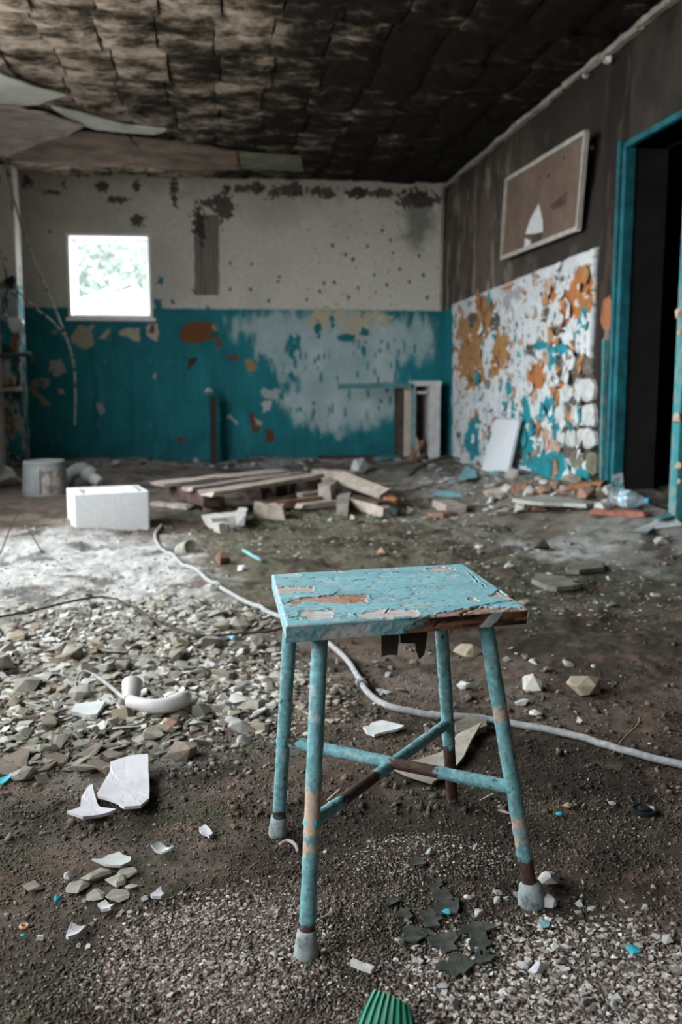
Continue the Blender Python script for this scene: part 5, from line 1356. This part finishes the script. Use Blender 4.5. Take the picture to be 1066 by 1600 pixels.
# ================================================================== RUBBLE: COUNTABLE CHIPS
def scatter(n, px_fun, size_fun, mats, label, cat, group, flat=(.3, .6), seed=0, name=None):
    name = name or ('rubble_chip' if seed in (1, 2) else cat.replace(' ', '_'))
    r = np.random.default_rng(seed); meshes = []
    for i in range(10):
        f = r.uniform(*flat); V, Fc = chunk(100 + seed * 20 + i, f, 12)
        for k, m in enumerate(mats):
            me = bpy.data.meshes.new(name); me.from_pydata([tuple(v) for v in V], [], Fc); me.update(); me.materials.append(m); meshes.append((me, f))
    for _ in range(n):
        p = [XR]
        while p[0] > XR - .10 or p[0] < XL + .05:
            x, y = px_fun(r); p = fp(x, y)
        me, f = meshes[r.integers(len(meshes))]
        s = size_fun(r) / 2
        o = bpy.data.objects.new(name, me); COL.objects.link(o)
        sc_ = s * r.uniform(.75, 1.25, 3); sc_[2] = s
        o.scale = sc_; o.rotation_euler = (r.normal(0, .22), r.normal(0, .22), r.uniform(0, 6.28))
        o.location = (p[0], p[1], float(fh(p[0], p[1])) + s * f * .55)
        tag(o, label, cat, group)
def blob(cx, cy, rx, ry):
    def f(r):
        while True:
            a, b = r.uniform(-1, 1, 2)
            if a * a + b * b < 1: return cx + a * rx, cy + b * ry
    return f
GRN = [st_green, st_green, st_pale, st_buff]
scatter(150, blob(160, 1035, 250, 105), lambda r: .032 + .065 * r.random() ** 1.7, GRN, 'grey green stone chip in the rubble drift around the telephone handset', 'stone chip', 'grey green rubble chips around the handset', seed=1)
scatter(70, blob(330, 1105, 110, 70), lambda r: .026 + .055 * r.random() ** 2, [st_buff, st_pale, st_white, st_green], 'buff or pale stone chip between the handset and the stool', 'stone chip', 'buff rubble chips between handset and stool', seed=2)
scatter(26, blob(95, 1190, 130, 35), lambda r: .045 + .06 * r.random(), [st_green, st_brown], 'flat grey brown slab piece along the dark soil at left', 'slab piece', 'flat slab pieces at left', flat=(.22, .4), seed=3)
for i, (x, y, s, m) in enumerate([(150, 1377, 52, st_green), (122, 1392, 40, st_green), (180, 1382, 40, st_green), (185, 1405, 44, st_green), (150, 1405, 36, st_green), (200, 1370, 36, st_green), (206, 1390, 22, st_green), (52, 1391, 34, st_brown)]):
    stone(x, y, s, m, 'cracked olive soil slab in the cluster below the leaf shaped flake', 'soil slab', .22, group='cracked soil slabs', name='soil_slab')
scatter(60, blob(730, 1080, 240, 70), lambda r: .015 + .03 * r.random() ** 2, [st_pale, st_buff, st_brown, st_white], 'pale stone in the gravel behind and right of the stool', 'stone chip', 'pale stones behind the stool', seed=4)
scatter(85, blob(860, 772, 140, 32), lambda r: .04 + .10 * r.random() ** 2, [st_white, st_pale, st_brown, st_pink, st_buff], 'plaster lump in the debris heap along the peeled wall', 'plaster lump', 'plaster lumps along the peeled wall', flat=(.3, .8), seed=5)
scatter(40, blob(720, 745, 70, 22), lambda r: .05 + .09 * r.random() ** 2, [st_white, st_pale, mat('pale_teal'), st_pale], 'pale plaster flake on the ground by the white panel', 'plaster flake', 'plaster flakes by the white panel', flat=(.15, .35), seed=6)
scatter(40, blob(470, 790, 180, 40), lambda r: .03 + .06 * r.random() ** 2, [st_pale, wood_pale, st_white, wood_brown], 'small debris bit around the pallet and timber heap', 'debris bit', 'debris bits around the timber heap', flat=(.3, .7), seed=7)
scatter(45, blob(350, 724, 340, 10), lambda r: .04 + .09 * r.random() ** 2, [st_pale, wood_dark, st_brown, st_white], 'debris bit on the pale ground along the teal wall', 'debris bit', 'debris bits along the back wall', flat=(.3, .7), seed=8)
scatter(60, blob(900, 900, 190, 80), lambda r: .02 + .045 * r.random() ** 2, [st_green, st_pale, st_brown, st_white], 'stone chip on the mossy ground right of the stool seat', 'stone chip', 'stone chips on the mossy ground', flat=(.2, .5), seed=9)
scatter(110, blob(840, 1490, 240, 100), lambda r: .010 + .014 * r.random() ** 2.5, [st_white, st_white, st_pale], 'white plaster chip in the foreground gravel at right', 'chip', 'white chips in the right foreground gravel', flat=(.3, .7), seed=10, name='white_chip')
scatter(60, blob(300, 1480, 260, 110), lambda r: .008 + .013 * r.random() ** 2, [st_white, st_pale, st_pale], 'pale plaster chip in the foreground gravel at left', 'chip', 'pale chips in the left foreground gravel', flat=(.3, .7), seed=11, name='pale_chip')
scatter(40, blob(200, 960, 200, 40), lambda r: .018 + .03 * r.random() ** 2, [st_pale, st_white, st_green], 'pale chip on the white dust above the rubble drift', 'stone chip', 'pale chips on the white dust', seed=12)

# ---- gravel, grit and crumbs nobody could count ---------------------
def zone_density(X, Y):
    d = np.full(X.shape, .5)
    for px, py, rx, ry, v in [(340, 1500, 220, 110, 1.0), (880, 1530, 340, 120, 1.0), (560, 1430, 180, 60, .8), (700, 1340, 200, 40, .8), (980, 1290, 150, 40, .7), (200, 1060, 330, 150, .6), (430, 1090, 150, 60, .7),
                              (760, 1090, 260, 45, .5), (60, 870, 260, 66, .08), (420, 1280, 280, 90, .45), (170, 1300, 240, 70, .45), (900, 1010, 260, 70, .25), (640, 860, 420, 60, .32), (880, 930, 300, 60, .4), (880, 1190, 240, 50, .45)]:
        a = fp(px, py); bx = abs(onz(px + rx, py)[0] - a[0]) + .01; by = abs(onz(px, py - ry)[1] - onz(px, py + ry)[1]) / 2
        w = np.exp(-1.2 * (((X - a[0]) / bx) ** 2 + ((Y - a[1]) / by) ** 2)); d = d * (1 - w) + v * w
    return d
def gravel(name, N, y0, y1, smin, smax, seed, power=2.2, zk=1.0, pal=None):
    r = np.random.default_rng(seed)
    # sample evenly over the ground in view, denser close by
    M = N * 5
    Y = 1.0 / (1 / y1 + r.random(M) * (1 / y0 - 1 / y1))
    a = r.uniform(-.42, .62, M); X = np.tan(a + YAW * .75) * Y * .95
    k = (X > XL + .03) & (X < XR - .03)
    dens = fbm(X * 5, Y * 5, 4, seed + 3) + .25 * (fbm(X * 1.5, Y * 1.5, 3, seed + 4) - .5)
    loose = zone_density(X, Y)
    k &= r.random(M) < (sstep(.3, .62, dens) * .8 + .2) * loose ** zk
    X, Y = X[k][:N], Y[k][:N]; n = len(X)
    s = smin + (smax - smin) * r.random(n) ** power
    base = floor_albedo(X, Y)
    pal = np.array(pal); p = r.dirichlet(np.ones(1)) ; pc = pal[r.integers(len(pal), size=n)] * r.uniform(.6, 1.3, (n, 1))
    mixf = r.uniform(.3, 1.0, (n, 1)); q_ = np.clip((loose[k][:N] - .45) / .45, 0, 1)[:, None]
    pale_ = (r.random((n, 1)) < .05); mixf = np.where(pale_, .9, mixf * (.22 + .78 * q_))
    base = base * np.exp(r.normal(0, .38, (n, 1))); col = base * (1 - mixf) + pc * mixf
    Vs, Fs, Cs = [], [], []; off = 0
    vs = [chunk(300 + i, fl, nn) for i, (fl, nn) in enumerate([(.7, 8), (.9, 8), (.5, 8), (.8, 9), (.6, 7), (.35, 8)])]
    which = r.integers(len(vs), size=n); Z = fh(X, Y)
    for w, (cv, cf) in enumerate(vs):
        m = np.where(which == w)[0]
        if not len(m): continue
        tri = np.array([(f[0], f[i], f[i + 1]) for f in cf for i in range(1, len(f) - 1)])
        th = r.uniform(0, 6.28, len(m)); tx = r.normal(0, .35, len(m))
        c, s_ = np.cos(th), np.sin(th); v = cv[None] * (s[m] / 2)[:, None, None] * r.uniform(.75, 1.3, (len(m), 1, 3))
        y1_ = v[..., 1] * np.cos(tx)[:, None] - v[..., 2] * np.sin(tx)[:, None]; z1_ = v[..., 1] * np.sin(tx)[:, None] + v[..., 2] * np.cos(tx)[:, None]; x1_ = v[..., 0]
        P = np.stack([x1_ * c[:, None] - y1_ * s_[:, None] + X[m][:, None], x1_ * s_[:, None] + y1_ * c[:, None] + Y[m][:, None], z1_ + (Z[m] + s[m] * .12)[:, None]], -1)
        nv = len(cv); Vs.append(P.reshape(-1, 3)); Fs.append((tri[None] + (np.arange(len(m)) * nv)[:, None, None]).reshape(-1, 3) + off); Cs.append(np.repeat(col[m], nv, 0)); off += len(m) * nv
    o = obj(name, np.concatenate(Vs), np.concatenate(Fs), mat('gravel_grain', attr=True, var=.25, scale=200, rough=.9, spec=.15), floor, cols=np.concatenate(Cs))
    return stuff(o)
PAL = [(.14, .105, .085), (.20, .155, .13), (.27, .225, .19), (.10, .076, .06), (.34, .30, .26), (.16, .16, .135), (.07, .055, .042), (.58, .57, .55), (.11, .085, .065), (.06, .047, .037)]
gravel('fine_gravel', 78000, 1.1, 2.6, .002, .0085, 1, 2.2, pal=PAL)
gravel('coarse_gravel', 6000, 1.1, 4.5, .005, .014, 2, 2.4, pal=PAL)
gravel('rubble_crumbs', 15000, 1.7, 9.6, .006, .028, 3, 2.6, zk=3.5, pal=PAL + [(.45, .44, .42), (.19, .19, .16)])
def drift(name, N, cx, cy, rx, ry, smin, smax, seed, pal):
    """crumbs of the screed drift"""
    a = fp(cx, cy); bx = onz(cx + rx, cy)[0] - a[0]; by0, by1 = onz(cx, cy + ry)[1], onz(cx, cy - ry)[1]
    r = np.random.default_rng(seed); q = r.uniform(-1.15, 1.15, (N * 2, 2)); q = q[(q ** 2).sum(1) < r.random(len(q)) ** .35]
    q = q[:N]; X = a[0] + q[:, 0] * bx; Y = np.where(q[:, 1] > 0, a[1] + q[:, 1] * (by1 - a[1]), a[1] + q[:, 1] * (a[1] - by0))
    k = X > XL + .05; X, Y = X[k], Y[k]; n = len(X); s = smin + (smax - smin) * r.random(n) ** 2; Z = fh(X, Y)
    pal = np.array(pal); col = pal[r.integers(len(pal), size=n)] * r.uniform(.75, 1.2, (n, 1)); Vs, Fs, Cs, off = [], [], [], 0
    for i in range(n):
        cv, cf = chunk(400 + i % 12, (.3, .45, .6)[i % 3], 9); th = r.uniform(0, 6.28); c, s_ = math.cos(th), math.sin(th)
        v = cv * s[i] / 2; P = np.stack([v[:, 0] * c - v[:, 1] * s_ + X[i], v[:, 0] * s_ + v[:, 1] * c + Y[i], v[:, 2] + v[:, 0] * r.normal(0, .2) + Z[i] + s[i] * .08], 1)
        Vs.append(P); Fs += [tuple(j + off for j in f) for f in cf]; Cs.append(np.repeat(col[i][None], len(cv), 0)); off += len(cv)
    return stuff(obj(name, np.concatenate(Vs), Fs, mat('gravel_grain'), floor, cols=np.concatenate(Cs)))
drift('screed_crumbs', 3500, 190, 1050, 300, 120, .016, .055, 5, [(.32, .305, .25), (.36, .34, .285), (.25, .235, .19), (.42, .40, .35), (.50, .49, .46), (.19, .155, .12)])
drift('screed_crumbs', 900, 430, 1090, 130, 70, .01, .032, 6, [(.3, .25, .2), (.24, .2, .16), (.4, .37, .33), (.17, .14, .11)])
drift('screed_crumbs', 700, 120, 1170, 190, 36, .012, .05, 7, [(.17, .165, .13), (.2, .195, .16), (.12, .10, .08)])

drift('dust_crumbs', 2600, 100, 885, 280, 75, .005, .024, 11, [(.45, .44, .42), (.36, .355, .33), (.5, .49, .47), (.26, .25, .22), (.40, .38, .34)])
drift('screed_crumbs', 1500, 190, 975, 240, 45, .012, .040, 12, [(.36, .355, .33), (.30, .30, .26), (.42, .41, .38), (.25, .24, .20)])
drift('moss_grit', 1500, 860, 920, 280, 80, .006, .022, 13, [(.20, .19, .16), (.32, .31, .28), (.13, .115, .09), (.44, .43, .41), (.16, .16, .12)])
drift('moss_grit', 900, 560, 835, 260, 45, .008, .030, 14, [(.26, .25, .21), (.36, .35, .31), (.15, .14, .10), (.46, .45, .42)])
drift('wall_grit', 1200, 850, 775, 190, 38, .010, .045, 15, [(.45, .44, .42), (.30, .27, .24), (.18, .15, .125), (.5, .49, .47), (.28, .32, .32), (.33, .2, .13)])
drift('pale_grit', 3800, 890, 1540, 330, 115, .004, .015, 8, [(.48, .45, .42), (.58, .56, .53), (.36, .30, .26), (.26, .20, .165), (.42, .36, .31), (.52, .46, .41)])
drift('pale_grit', 2200, 330, 1500, 210, 110, .004, .013, 9, [(.42, .34, .29), (.5, .46, .43), (.30, .23, .185), (.24, .18, .145), (.36, .28, .235)])
drift('pale_grit', 900, 660, 1340, 150, 40, .003, .009, 10, [(.36, .30, .26), (.5, .48, .45), (.26, .20, .165)])

# ================================================================== OUTSIDE
grass_m = mat('outdoor_ground', (.30, .285, .255), .95, .25, .4)
og = struct(box('outdoor_ground', (-60, -40, -.7), (60, 90, -.45), grass_m)); 
hy = 30.0
hs_ = thing('house', 'pale gabled house seen through the small window', 'house', (ony(200, 480, hy)[0], hy, -.45))
pk, lf, rg_ = ony(205, 447, hy), ony(120, 486, hy), ony(240, 512, hy)
hw = mat('house_wall', (.40, .42, .42), .8, .05, 1); hr = mat('house_roof', (.34, .36, .37), .7, .05, 3)
x0, x1 = pk[0] - 2.6, pk[0] + 1.5
V = np.array([(x0, hy, -.45), (x1, hy, -.45), (x1, hy, pk[2] - 1.4), (pk[0], hy, pk[2]), (x0, hy, pk[2] - 1.0)]); V = np.vstack([V, V + [0, 6, 0]])
obj('gable_wall', V, [(0, 1, 2, 3, 4), (9, 8, 7, 6, 5), (0, 5, 6, 1), (1, 6, 7, 2), (4, 9, 5, 0), (3, 2, 7, 8), (4, 3, 8, 9)], hw, hs_)
for e, dz in ((x0 - .3, 1.12), (x1 + .3, 1.68)):
    V, Fc = [], []
    a = np.array([pk[0], hy - .3, pk[2] + .05]); b = np.array([e, hy - .3, pk[2] - dz])
    V = np.array([a, b, b + [0, 6.6, 0], a + [0, 6.6, 0]]); V = np.vstack([V, V + [0, 0, .12]])
    obj('roof_slab', V, [(3, 2, 1, 0), (4, 5, 6, 7), (0, 1, 5, 4), (1, 2, 6, 5), (2, 3, 7, 6), (3, 0, 4, 7)], hr, hs_)
leaf_m = mat('bleached_leaves', (.27, .32, .285), .7, .3, 2, col2=(.11, .145, .125))
for i, (px, Yt, hgt, label) in enumerate([(112, 41, 9.5, 'leafy tree farthest left through the small window'), (160, 49, 11.5, 'tall leafy tree at the middle of the window view'), (212, 57, 13, 'leafy tree right of middle in the window view'), (258, 65, 13, 'leafy tree at the right edge of the window view'), (136, 73, 17, 'tallest leafy tree behind the others in the window view')]):
    x = ony(px, 480, Yt)[0]; t = thing('tree', label, 'tree', (x, Yt, -.45), 'trees outside the small window'); r = np.random.default_rng(i + 900)
    tube('trunk', [(x, Yt, -.45), (x + .1, Yt, hgt * .35), (x, Yt, hgt * .7)], [.22, .17, .06], wood_brown, t, 10)
    n = 5000; cen = r.normal(0, 1, (40, 3)); cen /= np.linalg.norm(cen, axis=1)[:, None]; cen = cen * r.uniform(.4, 1, (40, 1)) * np.array([2.6, 2.2, hgt * .42]) + np.array([x, Yt, hgt * .5])
    p = cen[r.integers(40, size=n)] + r.normal(0, .5, (n, 3)); u = r.normal(0, 1, (n, 3)); u /= np.linalg.norm(u, axis=1)[:, None]; v = np.cross(u, r.normal(0, 1, (n, 3))); v /= np.linalg.norm(v, axis=1)[:, None]
    sz = r.uniform(.10, .2, (n, 1)); P = np.stack([p - u * sz, p - v * sz * .5, p + u * sz, p + v * sz * .5], 1).reshape(-1, 3)
    stuff(obj('foliage', P, np.arange(n * 4).reshape(n, 4), leaf_m, t))
